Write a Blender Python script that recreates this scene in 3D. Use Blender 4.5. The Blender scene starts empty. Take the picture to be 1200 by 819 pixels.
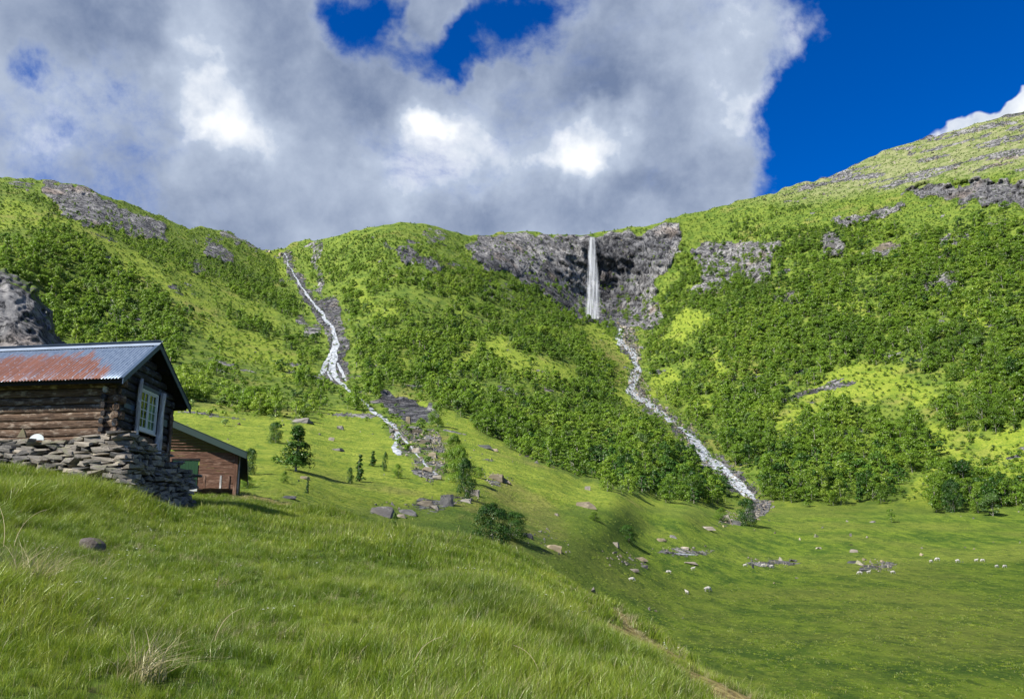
import bpy, bmesh, math, random
import numpy as np
from mathutils import Vector, Matrix, Euler

# ------------------------------------------------------------------ camera, world, sun, exposure
SC = bpy.context.scene
COL = SC.collection
R = math.radians
FPX = 906.0            # focal length in pixels of the 1200 px wide photograph
PITCH = R(12.0)
cam = bpy.data.cameras.new('camera')
cam.sensor_width = 36.0
cam.lens = 36.0 * FPX / 1200.0
cam.clip_start = 0.1
cam.clip_end = 20000
camo = bpy.data.objects.new('camera', cam)
COL.objects.link(camo)
camo.location = (0, 0, 0)
camo.rotation_euler = (R(90) + PITCH, 0, 0)
SC.camera = camo

SUN = Vector((-0.66, -0.50, 0.82)).normalized()      # towards the sun
sun = bpy.data.lights.new('sun', 'SUN')
sun.energy = 4.8
sun.angle = R(0.55)
sun.color = (1.0, 0.955, 0.87)
suno = bpy.data.objects.new('sun', sun)
COL.objects.link(suno)
suno.rotation_euler = SUN.to_track_quat('Z', 'Y').to_euler()

SC.view_settings.view_transform = 'Standard'
SC.view_settings.look = 'None'
SC.view_settings.gamma = 1.0
SC.view_settings.use_curve_mapping = False
SC.view_settings.exposure = 1.12
SC.cycles.max_bounces = 5
SC.cycles.diffuse_bounces = 2
SC.cycles.glossy_bounces = 2
SC.cycles.transmission_bounces = 3
SC.cycles.transparent_max_bounces = 8


def P(px, py, d):
    """point of the valley seen at photo position px,py at a forward distance of d metres"""
    px = np.asarray(px, float); py = np.asarray(py, float)
    u = (px - 600.0) / FPX
    v = (409.5 - py) / FPX
    c, s = math.cos(PITCH), math.sin(PITCH)
    k = d / (c - v * s)
    return np.stack([u * k, (c - v * s) * k, (s + v * c) * k], -1)


def proj(p):
    x, y, z = p[..., 0], p[..., 1], p[..., 2]
    c, s = math.cos(PITCH), math.sin(PITCH)
    f = y * c + z * s
    up = -y * s + z * c
    return 600 + FPX * x / f, 409.5 - FPX * up / f


# ------------------------------------------------------------------ node helpers
class NT:
    def __init__(self, tree):
        self.t = tree; self.n = tree.nodes; self.l = tree.links

    def new(self, typ, **kw):
        nd = self.n.new(typ)
        for k, v in kw.items():
            setattr(nd, k, v)
        return nd

    def put(self, sock, v):
        if v is None:
            return
        if isinstance(v, bpy.types.NodeSocket):
            self.l.new(v, sock)
        else:
            if sock.type in ('RGBA',) and not hasattr(v, '__len__'):
                v = (v, v, v, 1)
            elif sock.type == 'RGBA' and len(v) == 3:
                v = (*v, 1)
            sock.default_value = v

    def math(self, op, a, b=None, c=None, clamp=False):
        nd = self.new('ShaderNodeMath', operation=op, use_clamp=clamp)
        self.put(nd.inputs[0], a); self.put(nd.inputs[1], b); self.put(nd.inputs[2], c)
        return nd.outputs[0]

    def vmath(self, op, a, b=None):
        nd = self.new('ShaderNodeVectorMath', operation=op)
        self.put(nd.inputs[0], a)
        if b is not None:
            self.put(nd.inputs[1], b)
        return nd.outputs['Value'] if op in ('LENGTH', 'DOT_PRODUCT', 'DISTANCE') else nd.outputs[0]

    def ramp(self, x, lo, hi, a=0.0, b=1.0, smooth=True):
        nd = self.new('ShaderNodeMapRange')
        nd.interpolation_type = 'SMOOTHSTEP' if smooth else 'LINEAR'
        self.put(nd.inputs[0], x); self.put(nd.inputs[1], lo); self.put(nd.inputs[2], hi)
        self.put(nd.inputs[3], a); self.put(nd.inputs[4], b)
        return nd.outputs[0]

    def mix(self, f, a, b, mode='MIX'):
        nd = self.new('ShaderNodeMix', data_type='RGBA', blend_type=mode)
        self.put(nd.inputs[0], f); self.put(nd.inputs[6], a); self.put(nd.inputs[7], b)
        return nd.outputs[2]

    def noise(self, vec, scale, detail=4, rough=0.55, dist=0.0, out=0):
        nd = self.new('ShaderNodeTexNoise')
        self.put(nd.inputs['Vector'], vec)
        nd.inputs['Scale'].default_value = scale
        nd.inputs['Detail'].default_value = detail
        nd.inputs['Roughness'].default_value = rough
        nd.inputs['Distortion'].default_value = dist
        return nd.outputs[out]

    def mapping(self, vec, scale=(1, 1, 1), rot=(0, 0, 0), loc=(0, 0, 0)):
        nd = self.new('ShaderNodeMapping')
        self.put(nd.inputs[0], vec)
        nd.inputs['Location'].default_value = loc
        nd.inputs['Rotation'].default_value = rot
        nd.inputs['Scale'].default_value = scale
        return nd.outputs[0]

    def attr(self, name, out=2):
        nd = self.new('ShaderNodeAttribute', attribute_name=name)
        return nd.outputs[out]

    def bump(self, h, strength, dist):
        nd = self.new('ShaderNodeBump')
        nd.inputs['Strength'].default_value = strength
        nd.inputs['Distance'].default_value = dist
        self.put(nd.inputs['Height'], h)
        return nd.outputs[0]

    def pos(self):
        return self.new('ShaderNodeNewGeometry').outputs['Position']

    def rnd(self):
        return self.new('ShaderNodeObjectInfo').outputs['Random']


def material(name):
    m = bpy.data.materials.new(name)
    m.use_nodes = True
    t = NT(m.node_tree)
    b = m.node_tree.nodes['Principled BSDF']
    b.inputs['Specular IOR Level'].default_value = 0.3
    return m, t, b


def put(t, b, color=None, rough=None, normal=None, metal=None, spec=None):
    if color is not None: t.put(b.inputs['Base Color'], color)
    if rough is not None: t.put(b.inputs['Roughness'], rough)
    if normal is not None: t.put(b.inputs['Normal'], normal)
    if metal is not None: t.put(b.inputs['Metallic'], metal)
    if spec is not None: t.put(b.inputs['Specular IOR Level'], spec)


# ------------------------------------------------------------------ the sky
world = bpy.data.worlds.new('World')
SC.world = world
world.use_nodes = True
wt = NT(world.node_tree)
bg = world.node_tree.nodes['Background']
sky = wt.new('ShaderNodeTexSky', sky_type='NISHITA')
sky.sun_disc = False
sky.sun_elevation = math.asin(SUN.z)
sky.sun_rotation = math.atan2(SUN.x, SUN.y)
sky.altitude = 600
sky.air_density = 1.0
sky.dust_density = 0.25
sky.ozone_density = 3.0
WS = 0.10
bg.inputs[1].default_value = WS
world.cycles.sampling_method = 'MANUAL'
world.cycles.sample_map_resolution = 128
gen = wt.new('ShaderNodeTexCoord').outputs['Generated']
hs = wt.new('ShaderNodeHueSaturation')
hs.inputs['Saturation'].default_value = 1.5
hs.inputs['Value'].default_value = 1.0
wt.l.new(sky.outputs[0], hs.inputs['Color'])
skycol = wt.mix(1.0, hs.outputs[0], (0.30, 0.41, 0.66), 'MULTIPLY')

warp = wt.noise(gen, 3.2, 5, 0.6, 0, 1)
warp = wt.vmath('MULTIPLY', wt.vmath('SUBTRACT', warp, (0.5, 0.5, 0.5)), (0.13, 0.13, 0.13))
warp2 = wt.vmath('MULTIPLY', wt.vmath('SUBTRACT', wt.noise(gen, 13, 4, 0.6, 0, 1), (0.5, 0.5, 0.5)), (0.09, 0.09, 0.09))
dirw = wt.vmath('ADD', wt.vmath('ADD', gen, warp), warp2)


def blob(px, py, rx, ry, soft=1.0, src=None):
    c = P(px, py, 1.0); c = c / np.linalg.norm(c)
    q = wt.vmath('SUBTRACT', src or dirw, tuple(c))
    sx, sz = FPX / rx, FPX / ry
    q = wt.vmath('MULTIPLY', q, (sx, min(sx, sz), sz))
    return wt.ramp(wt.vmath('LENGTH', q), 1.0 + 0.9 * soft, 1.0 - 0.9 * soft)


def total(items):
    acc = None
    for w, b_ in items:
        v = wt.math('MULTIPLY', b_, w)
        acc = v if acc is None else wt.math('ADD', acc, v)
    return acc


cov_n = wt.noise(gen, 4.2, 8, 0.68, 0.25)
S = wt.math('ADD', -0.02, total([
    (0.55, blob(250, 180, 430, 330, 0.7)),
    (0.55, blob(730, 110, 200, 160, 0.85)),
    (0.45, blob(770, 205, 110, 70, 0.6)),
    (0.45, blob(560, 190, 190, 100, 0.6)),
    (0.30, blob(870, 45, 75, 60, 0.6)),
    (-1.0, blob(432, 28, 54, 50, 0.95)),
    (0.75, blob(498, 10, 34, 44, 0.9)),
    (-1.1, blob(592, 46, 76, 50, 0.9)),
    (-0.85, blob(512, 84, 44, 40, 0.8)),
    (-0.42, blob(50, 65, 30, 20, 1.0)),
    (-1.05, blob(1120, 40, 170, 170, 0.95)),
    (-0.75, blob(1050, 150, 140, 75, 0.95)),
    (2.6, blob(1195, 142, 84, 34, 0.6)),
    (1.9, blob(1035, 190, 60, 13, 0.6)),
]))
S = wt.math('MINIMUM', wt.math('MAXIMUM', S, -0.60), 0.36)
cov = wt.math('ADD', S, wt.math('MULTIPLY', wt.math('SUBTRACT', cov_n, 0.5), 1.7))
cmask = wt.ramp(cov, -0.20, 0.32)
lum_n = wt.noise(wt.vmath('ADD', gen, (3.1, 1.7, 0.4)), 5.5, 9, 0.60, 0.1)
fine = wt.noise(gen, 16.0, 6, 0.65, 0.2)
lum = wt.math('MULTIPLY', wt.math('SUBTRACT', lum_n, 0.5), 1.5)
vo = wt.new('ShaderNodeTexVoronoi', feature='SMOOTH_F1')
wt.l.new(wt.vmath('ADD', gen, wt.vmath('MULTIPLY', warp2, (1.2, 1.2, 1.2))), vo.inputs['Vector'])
vo.inputs['Scale'].default_value = 7.0; vo.inputs['Detail'].default_value = 2.0; vo.inputs['Roughness'].default_value = 0.6
lum = wt.math('ADD', lum, wt.math('MULTIPLY', wt.math('SUBTRACT', 0.42, vo.outputs['Distance']), 0.70))
lum = wt.math('ADD', lum, wt.math('MULTIPLY', wt.math('SUBTRACT', fine, 0.5), 0.75))
L2 = total([
    (0.95, blob(698, 165, 46, 40, 0.95)),
    (0.25, blob(700, 170, 120, 70, 1.0)),
    (0.45, blob(503, 160, 20, 18, 0.9)),
    (0.75, blob(243, 85, 34, 62, 1.0)),
    (0.45, blob(285, 145, 44, 34, 1.0)),
    (0.45, blob(110, 100, 66, 32, 1.0)),
    (0.40, blob(12, 190, 45, 26, 1.0)),
    (0.55, blob(455, 235, 60, 30, 1.0)),
    (0.42, blob(530, 190, 45, 55, 1.0)),
    (0.25, blob(610, 205, 70, 35, 1.0)),
    (0.26, blob(870, 90, 90, 90, 1.0)),
    (0.14, blob(340, 190, 100, 60, 1.0)),
    (0.9, blob(1175, 140, 80, 40, 1.0)),
    (-0.30, blob(650, 240, 160, 26, 1.0)),
    (-0.26, blob(380, 110, 80, 90, 1.0)),
    (-0.20, blob(60, 30, 180, 40, 1.0)),
    (-0.26, blob(660, 95, 100, 40, 1.0)),
    (-0.30, blob(790, 160, 60, 45, 1.0)),
    (-0.20, blob(250, 240, 200, 40, 1.0)),
])
lum = wt.math('ADD', wt.math('ADD', lum, wt.math('MULTIPLY', L2, 1.15)), 0.47)
lum = wt.math('ADD', lum, wt.math('MULTIPLY', wt.ramp(cov, 0.42, 0.05), 0.22))
k = 1.0 / WS
cl = wt.mix(wt.ramp(lum, -0.30, 0.75, smooth=False), tuple(k * c for c in (0.080, 0.108, 0.175)), tuple(k * c for c in (0.25, 0.288, 0.355)))
cl = wt.mix(wt.ramp(lum, 0.68, 1.25, smooth=False), cl, tuple(k * c for c in (0.50, 0.51, 0.52)))
wt.l.new(wt.mix(cmask, skycol, cl), bg.inputs[0])

# ------------------------------------------------------------------ numeric noise
RNG = np.random.default_rng(7)
random.seed(7)


def _h(ix, iy, iz, seed):
    n = (ix * 374761393 + iy * 668265263 + iz * 2147483647 + seed * 1274126177) & 0xFFFFFFFF
    n = ((n ^ (n >> 13)) * 1274126177) & 0xFFFFFFFF
    n = (n ^ (n >> 16)) & 0xFFFFFFFF
    n = (n * 2246822519) & 0xFFFFFFFF
    n = n ^ (n >> 15)
    return (n & 0xFFFFFF) / float(0xFFFFFF) * 2 - 1


def vnoise(x, y, z, seed=0):
    x = np.asarray(x, float); y = np.asarray(y, float) + 0 * x; z = np.asarray(z, float) + 0 * x
    ix = np.floor(x).astype(np.int64); iy = np.floor(y).astype(np.int64); iz = np.floor(z).astype(np.int64)
    fx, fy, fz = x - ix, y - iy, z - iz
    sx, sy, sz = (f * f * f * (f * (f * 6 - 15) + 10) for f in (fx, fy, fz))
    out = 0
    for dx in (0, 1):
        wx = sx if dx else 1 - sx
        for dy in (0, 1):
            wy = sy if dy else 1 - sy
            for dz in (0, 1):
                wz = sz if dz else 1 - sz
                out = out + wx * wy * wz * _h(ix + dx, iy + dy, iz + dz, seed)
    return out


def fbm(x, y, z, octv=4, seed=0, gain=0.5, ridged=False):
    a, s, tot = 1.0, 0, 0
    for i in range(octv):
        n = vnoise(x * 2 ** i + 17.3 * i, y * 2 ** i - 9.1 * i, z * 2 ** i + 4.7 * i, seed + i)
        if ridged:
            n = 1 - 2 * np.abs(n)
        s = s + a * n; tot += a; a *= gain
    return s / tot


def sstep(a, b, x):
    t = np.clip((x - a) / (b - a), 0, 1)
    return t * t * (3 - 2 * t)


def poly_dist(px, py, poly):
    """signed distance in photo pixels, positive inside"""
    px = np.asarray(px, float); py = np.asarray(py, float)
    best = np.full(px.shape, 1e9); inside = np.zeros(px.shape, bool)
    n = len(poly)
    for i in range(n):
        ax, ay = poly[i]; bx, by = poly[(i + 1) % n]
        dx, dy = bx - ax, by - ay
        t = np.clip(((px - ax) * dx + (py - ay) * dy) / (dx * dx + dy * dy + 1e-9), 0, 1)
        best = np.minimum(best, np.hypot(px - ax - t * dx, py - ay - t * dy))
        cond = ((ay > py) != (by > py))
        xi = ax + (py - ay) * dx / (dy if abs(dy) > 1e-9 else 1e-9)
        inside ^= cond & (px < xi)
    return np.where(inside, best, -best)


# ------------------------------------------------------------------ scene bookkeeping
def tag(o, label=None, cat=None, group=None, kind=None):
    if label: o['label'] = label
    if cat: o['category'] = cat
    if group: o['group'] = group
    if kind: o['kind'] = kind
    return o


def link(name, mesh, parent=None):
    o = bpy.data.objects.new(name, mesh)
    COL.objects.link(o)
    if parent is not None:
        o.parent = parent
    return o


def empty(name, loc=(0, 0, 0)):
    o = link(name, None)
    o.location = loc
    o.empty_display_size = 0.2
    return o


def mesh_np(name, verts, faces, mats=(), smooth=False, mat_idx=None):
    """faces: (n,3) or (n,4) int array"""
    me = bpy.data.meshes.new(name)
    verts = np.asarray(verts, np.float32); faces = np.asarray(faces, np.int32)
    k = faces.shape[1]
    me.vertices.add(len(verts)); me.vertices.foreach_set('co', verts.ravel())
    me.loops.add(faces.size); me.loops.foreach_set('vertex_index', faces.ravel())
    me.polygons.add(len(faces))
    me.polygons.foreach_set('loop_start', np.arange(0, faces.size, k, dtype=np.int32))
    me.polygons.foreach_set('use_smooth', np.full(len(faces), smooth, bool))
    for m in mats: me.materials.append(m)
    if mat_idx is not None:
        me.polygons.foreach_set('material_index', np.asarray(mat_idx, np.int32))
    me.update(calc_edges=True)
    return me


def fattr(me, name, vals):
    a = me.attributes.new(name, 'FLOAT', 'POINT')
    a.data.foreach_set('value', np.asarray(vals, np.float32).ravel())


def grid_faces(rows, cols):
    i = np.arange(rows - 1)[:, None] * cols + np.arange(cols - 1)[None, :]
    return np.stack([i, i + 1, i + cols + 1, i + cols], -1).reshape(-1, 4)


def instancer(name, protos, pts, rot, scl, idx):
    """one object that scatters the given meshes on points"""
    pc = bpy.data.collections.new(name + '_kinds')
    for i, me in enumerate(protos):
        pc.objects.link(bpy.data.objects.new('%s_kind_%02d' % (name, i), me))
    me = bpy.data.meshes.new(name)
    me.vertices.add(len(pts)); me.vertices.foreach_set('co', np.asarray(pts, np.float32).ravel())
    a = me.attributes.new('rot', 'FLOAT_VECTOR', 'POINT'); a.data.foreach_set('vector', np.asarray(rot, np.float32).ravel())
    a = me.attributes.new('scl', 'FLOAT_VECTOR', 'POINT'); a.data.foreach_set('vector', np.asarray(scl, np.float32).ravel())
    a = me.attributes.new('idx', 'INT', 'POINT'); a.data.foreach_set('value', np.asarray(idx, np.int32).ravel())
    o = link(name, me)
    ng = bpy.data.node_groups.new(name, 'GeometryNodeTree')
    ng.interface.new_socket('Geometry', in_out='INPUT', socket_type='NodeSocketGeometry')
    ng.interface.new_socket('Geometry', in_out='OUTPUT', socket_type='NodeSocketGeometry')
    t = NT(ng)
    gi = t.new('NodeGroupInput'); go = t.new('NodeGroupOutput')
    ci = t.new('GeometryNodeCollectionInfo')
    ci.inputs['Collection'].default_value = pc
    ci.inputs['Separate Children'].default_value = True
    ci.inputs['Reset Children'].default_value = True
    iop = t.new('GeometryNodeInstanceOnPoints')
    iop.inputs['Pick Instance'].default_value = True
    ar = t.new('GeometryNodeInputNamedAttribute', data_type='FLOAT_VECTOR'); ar.inputs['Name'].default_value = 'rot'
    as_ = t.new('GeometryNodeInputNamedAttribute', data_type='FLOAT_VECTOR'); as_.inputs['Name'].default_value = 'scl'
    ai = t.new('GeometryNodeInputNamedAttribute', data_type='INT'); ai.inputs['Name'].default_value = 'idx'
    er = t.new('FunctionNodeEulerToRotation')
    t.l.new(ar.outputs[0], er.inputs[0])
    t.l.new(gi.outputs[0], iop.inputs['Points'])
    t.l.new(ci.outputs[0], iop.inputs['Instance'])
    t.l.new(er.outputs[0], iop.inputs['Rotation'])
    t.l.new(as_.outputs[0], iop.inputs['Scale'])
    t.l.new(ai.outputs[0], iop.inputs['Instance Index'])
    t.l.new(iop.outputs[0], go.inputs[0])
    md = o.modifiers.new('scatter', 'NODES')
    md.node_group = ng
    o['kind'] = 'stuff'
    return o

# ------------------------------------------------------------------ the mountains and the valley floor
SKY = [(-1400, 190), (-900, 200), (-600, 160), (-300, 175), (-100, 198), (0, 206), (50, 210), (100, 221), (150, 238), (200, 258), (222, 269), (236, 266), (270, 272),
       (300, 288), (318, 293), (335, 291), (350, 283), (400, 272), (430, 266), (470, 260), (500, 264), (530, 272), (560, 275),
       (600, 272), (650, 273), (680, 277), (700, 273), (750, 267), (800, 253), (850, 241), (900, 228), (950, 213), (1000, 194),
       (1050, 172), (1100, 159), (1150, 142), (1200, 129), (1350, 85), (1600, 40), (1900, 20), (2600, 60)]
YB = 1500.0
CTRL = [
    # skyline and upper slopes
    (0, 206, 760), (100, 221, 800), (200, 258, 880), (300, 288, 960), (335, 291, 1010), (400, 272, 960), (470, 260, 960),
    (560, 275, 1060), (700, 273, 1130), (800, 253, 1150), (900, 228, 1150), (1000, 194, 1150), (1100, 159, 1120), (1200, 129, 1080),
    (1500, 60, 1000), (2000, 20, 800), (-300, 175, 650), (-800, 190, 500), (-800, 400, 220), (-800, 600, 90), (-800, 480, 140),
    # left flank
    (0, 300, 470), (0, 270, 560), (0, 360, 400), (0, 415, 330), (-80, 360, 380), (80, 345, 490), (100, 400, 400), (130, 400, 420), (-300, 400, 260), (-300, 520, 95),
    (100, 300, 570), (100, 440, 330), (200, 400, 440), (200, 320, 640), (300, 350, 700), (300, 450, 380), (230, 470, 265),
    (120, 470, 270), (100, 520, 160), (200, 520, 150), (300, 530, 150), (300, 560, 110), (350, 550, 130), (350, 500, 220), (350, 430, 470), (385, 440, 480), (345, 310, 930), (375, 350, 760),
    (440, 480, 330), (465, 520, 220), (515, 560, 160), (400, 560, 140), (400, 600, 88), (330, 590, 75), (500, 600, 112), (430, 530, 190),
    (560, 600, 118), (600, 640, 104), (480, 490, 300), (505, 490, 290), (455, 450, 400),
    # near grassy crest and what lies behind it
    (540, 520, 235), (600, 545, 210), (640, 560, 200), (720, 583, 196), (800, 603, 220),
    (560, 490, 330), (620, 522, 330), (700, 550, 335), (780, 574, 355), (850, 588, 365),
    # central spur
    (450, 300, 830), (450, 400, 560), (560, 300, 940), (560, 400, 640), (560, 450, 480), (650, 400, 720), (650, 450, 540), (650, 500, 410), (620, 330, 980), (500, 440, 480),
    (750, 510, 430), (780, 550, 385),
    # cliff and right cascade
    (600, 290, 1040), (694, 285, 1110), (694, 372, 1040), (760, 300, 1080), (760, 375, 990), (640, 350, 960), (740, 400, 900), (735, 440, 760), (770, 480, 610), (820, 530, 460), (885, 583, 372), (700, 430, 700),
    # right flank
    (850, 300, 1050), (800, 400, 800), (850, 500, 540), (900, 400, 730), (900, 300, 960), (900, 540, 430), (900, 580, 376), (1000, 580, 366),
    (1000, 450, 560), (1000, 350, 770), (1000, 250, 990), (1100, 582, 355), (1100, 450, 520), (1100, 350, 690), (1100, 250, 890), (1200, 585, 335),
    (1200, 450, 460), (1200, 350, 610), (1200, 250, 790), (1200, 200, 880), (1500, 600, 280), (1500, 450, 400), (1500, 250, 650), (2000, 600, 200), (2000, 400, 320),
    # meadow
    (900, 595, 350), (1000, 596, 345), (1200, 604, 310), (1000, 620, 262), (880, 620, 255), (760, 620, 205), (760, 645, 178), (700, 620, 152), (700, 650, 135), (740, 690, 122), (660, 650, 116),
    (880, 645, 214), (1000, 645, 222), (1200, 645, 215), (1500, 640, 200), (640, 610, 150), (600, 590, 160), (700, 600, 175),
]
DV = 14.0
for _px in (-800, -300, 0, 300, 600, 800, 1000, 1200, 1500, 2000):
    for _py in (700, 760, 850, 1000, 1250, 1500):
        if _px < 650 and _py < 760:
            continue
        _v = P(_px, _py, 1.0)[2]
        CTRL.append((_px, _py, DV / -_v))
CT = np.array(CTRL, float)


def tps_fit(x, y, f, lam=1e-4):
    n = len(x)
    r2 = (x[:, None] - x[None]) ** 2 + (y[:, None] - y[None]) ** 2
    K = 0.5 * r2 * np.log(r2 + 1e-9) + lam * np.eye(n)
    Q = np.stack([np.ones(n), x, y], 1)
    A = np.block([[K, Q], [Q.T, np.zeros((3, 3))]])
    return np.linalg.solve(A, np.concatenate([f, np.zeros(3)]))


_w = tps_fit(CT[:, 0] / 400, CT[:, 1] / 300, np.log(CT[:, 2]), 0.004)


def depth0(px, py):
    x = np.asarray(px, float) / 400; y = np.asarray(py, float) / 300
    sh = x.shape; x = x.ravel(); y = y.ravel(); out = np.empty(x.shape)
    cx, cy = CT[:, 0] / 400, CT[:, 1] / 300
    for i in range(0, len(x), 20000):
        a, b = x[i:i + 20000, None], y[i:i + 20000, None]
        r2 = (a - cx) ** 2 + (b - cy) ** 2
        out[i:i + 20000] = (0.5 * r2 * np.log(r2 + 1e-9)) @ _w[:-3] + _w[-3] + _w[-2] * a[:, 0] + _w[-1] * b[:, 0]
    return np.exp(out).reshape(sh)


_sx = np.array([p[0] for p in SKY], float); _sy = np.array([p[1] for p in SKY], float)


def skyline(px):
    return np.interp(px, _sx, _sy) + 1.6 * vnoise(np.asarray(px) / 9.0, 0, 0, 5) + 2.2 * vnoise(np.asarray(px) / 31.0, 0, 0, 6)


colx = np.unique(np.concatenate([np.linspace(-900, -60, 90), np.linspace(-60, 1260, 640), np.linspace(1260, 2000, 80)]))
T = np.unique(np.concatenate([np.linspace(0, 0.45, 26), np.linspace(0.45, 0.60, 60), np.linspace(0.60, 1.0, 240)]))
NC, NR = len(colx), len(T)
PXg = np.repeat(colx[None], NR, 0)
SKg = np.repeat(skyline(colx)[None], NR, 0)
PYg = YB + (SKg - YB) * T[:, None]
D0 = depth0(PXg, PYg)
B0 = P(PXg, PYg, D0)

# ---- which ground is where (photo positions, edges roughened by noise)
ROCKS = {
    'left_scar': ([(52, 211), (95, 219), (130, 238), (165, 250), (195, 262), (196, 280), (160, 276), (125, 270), (95, 262), (70, 245), (48, 228)], 1.0),
    'left_scar_low': ([(238, 278), (262, 284), (276, 300), (272, 312), (254, 308), (242, 294)], 0.9),
    'left_crest': ([(0, 212), (30, 214), (40, 222), (10, 220)], 0.6),
    'crest2': ([(262, 268), (300, 285), (306, 296), (285, 290), (262, 278)], 0.7),
    'gorge': ([(329, 292), (340, 296), (348, 315), (358, 330), (366, 344), (376, 352), (388, 346), (397, 350), (399, 372), (410, 396), (405, 425), (408, 444), (392, 448), (376, 438), (374, 425), (386, 408), (380, 388), (362, 358), (346, 333), (333, 312)], 0.9),
    'gorge_gully': ([(366, 280), (377, 283), (376, 310), (377, 345), (371, 350), (368, 318)], 0.7),
    'gorge_pale': ([(340, 374), (352, 370), (372, 380), (374, 392), (360, 394), (348, 388)], 0.7),
    'cliff': ([(548, 290), (566, 276), (600, 270), (640, 276), (690, 275), (750, 272), (792, 262), (802, 285), (796, 303), (775, 322), (762, 350), (778, 365), (772, 386), (740, 388), (705, 384), (680, 373), (655, 362), (640, 345), (610, 330), (590, 318), (560, 312), (549, 304)], 1.1),
    'spur_band': ([(448, 286), (475, 290), (500, 298), (522, 312), (518, 322), (490, 312), (462, 300)], 0.95),
    'spur_dot': ([(496, 268), (520, 268), (522, 284), (500, 286)], 0.6),
    'spur_lines': ([(565, 335), (605, 330), (612, 350), (575, 355)], 0.5),
    'cliff_right': ([(812, 292), (835, 282), (870, 286), (912, 284), (908, 318), (888, 336), (868, 322), (845, 345), (815, 342), (822, 318)], 1.0),
    'ledge': ([(1058, 224), (1085, 216), (1120, 216), (1150, 210), (1180, 212), (1205, 216), (1205, 244), (1170, 240), (1120, 236), (1085, 230)], 1.1),
    'ledge_pale': ([(972, 262), (1000, 250), (1040, 240), (1060, 236), (1056, 246), (1020, 256), (985, 266)], 0.9),
    'slab_a': ([(963, 284), (976, 276), (992, 278), (990, 298), (968, 300)], 1.0),
    'slab_b': ([(1014, 294), (1036, 282), (1060, 280), (1056, 300), (1024, 305)], 0.75),
    'slab_c': ([(1078, 326), (1105, 322), (1132, 320), (1120, 344), (1088, 346)], 0.9),
    'slab_d': ([(1094, 275), (1130, 272), (1135, 284), (1100, 288)], 0.8),
    'slab_e': ([(900, 345), (930, 345), (945, 352), (920, 362), (902, 358)], 0.8),
    'slab_f': ([(1145, 255), (1175, 250), (1180, 268), (1150, 268)], 0.5),
    'slab_g': ([(1092, 370), (1105, 370), (1110, 395), (1100, 400)], 0.6),
    'hollow': ([(448, 458), (474, 463), (496, 472), (511, 482), (508, 495), (484, 496), (466, 488), (452, 474)], 1.05),
    'stream_rocks': ([(455, 497), (478, 500), (506, 506), (520, 520), (522, 546), (508, 566), (490, 560), (482, 540), (466, 530), (458, 512)], 0.62),
    'left_slabs': ([(110, 348), (135, 352), (150, 368), (142, 376), (120, 364)], 0.7),
    'left_slabs2': ([(220, 308), (240, 306), (242, 318), (224, 318)], 0.6),
    'left_slabs3': ([(236, 416), (262, 420), (268, 430), (245, 428)], 0.5),
    'left_slabs4': ([(336, 486), (364, 488), (366, 498), (340, 498)], 0.5),
    'mid_rocks': ([(432, 600), (440, 592), (478, 590), (520, 580), (555, 574), (566, 582), (540, 592), (500, 604), (450, 608)], 0.52),
    'bank_rocks': ([(560, 560), (580, 556), (604, 562), (600, 570), (570, 568)], 0.45),
    'bank_rocks2': ([(604, 628), (640, 622), (668, 640), (664, 652), (630, 648)], 0.45),
    'bank_rocks3': ([(700, 640), (740, 650), (756, 660), (745, 668), (712, 662)], 0.42),
    'fan': ([(880, 584), (905, 586), (900, 600), (884, 612), (872, 606)], 1.0),
    'fan2': ([(840, 606), (870, 602), (872, 616), (845, 618)], 0.5),
    'bar1': ([(765, 646), (800, 641), (838, 646), (830, 652), (780, 651)], 0.6),
    'bar2': ([(868, 658), (900, 656), (940, 660), (930, 664), (880, 664)], 0.6),
    'bar3': ([(1004, 662), (1030, 658), (1058, 661), (1040, 667), (1008, 668)], 0.7),
    'cascade_bed': ([(722, 384), (742, 388), (748, 420), (752, 450), (765, 470), (790, 488), (815, 506), (835, 530), (870, 550), (890, 578), (884, 590), (856, 574), (826, 550), (800, 516), (775, 492), (740, 470), (733, 455), (742, 430), (728, 410)], 0.75),
}
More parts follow.
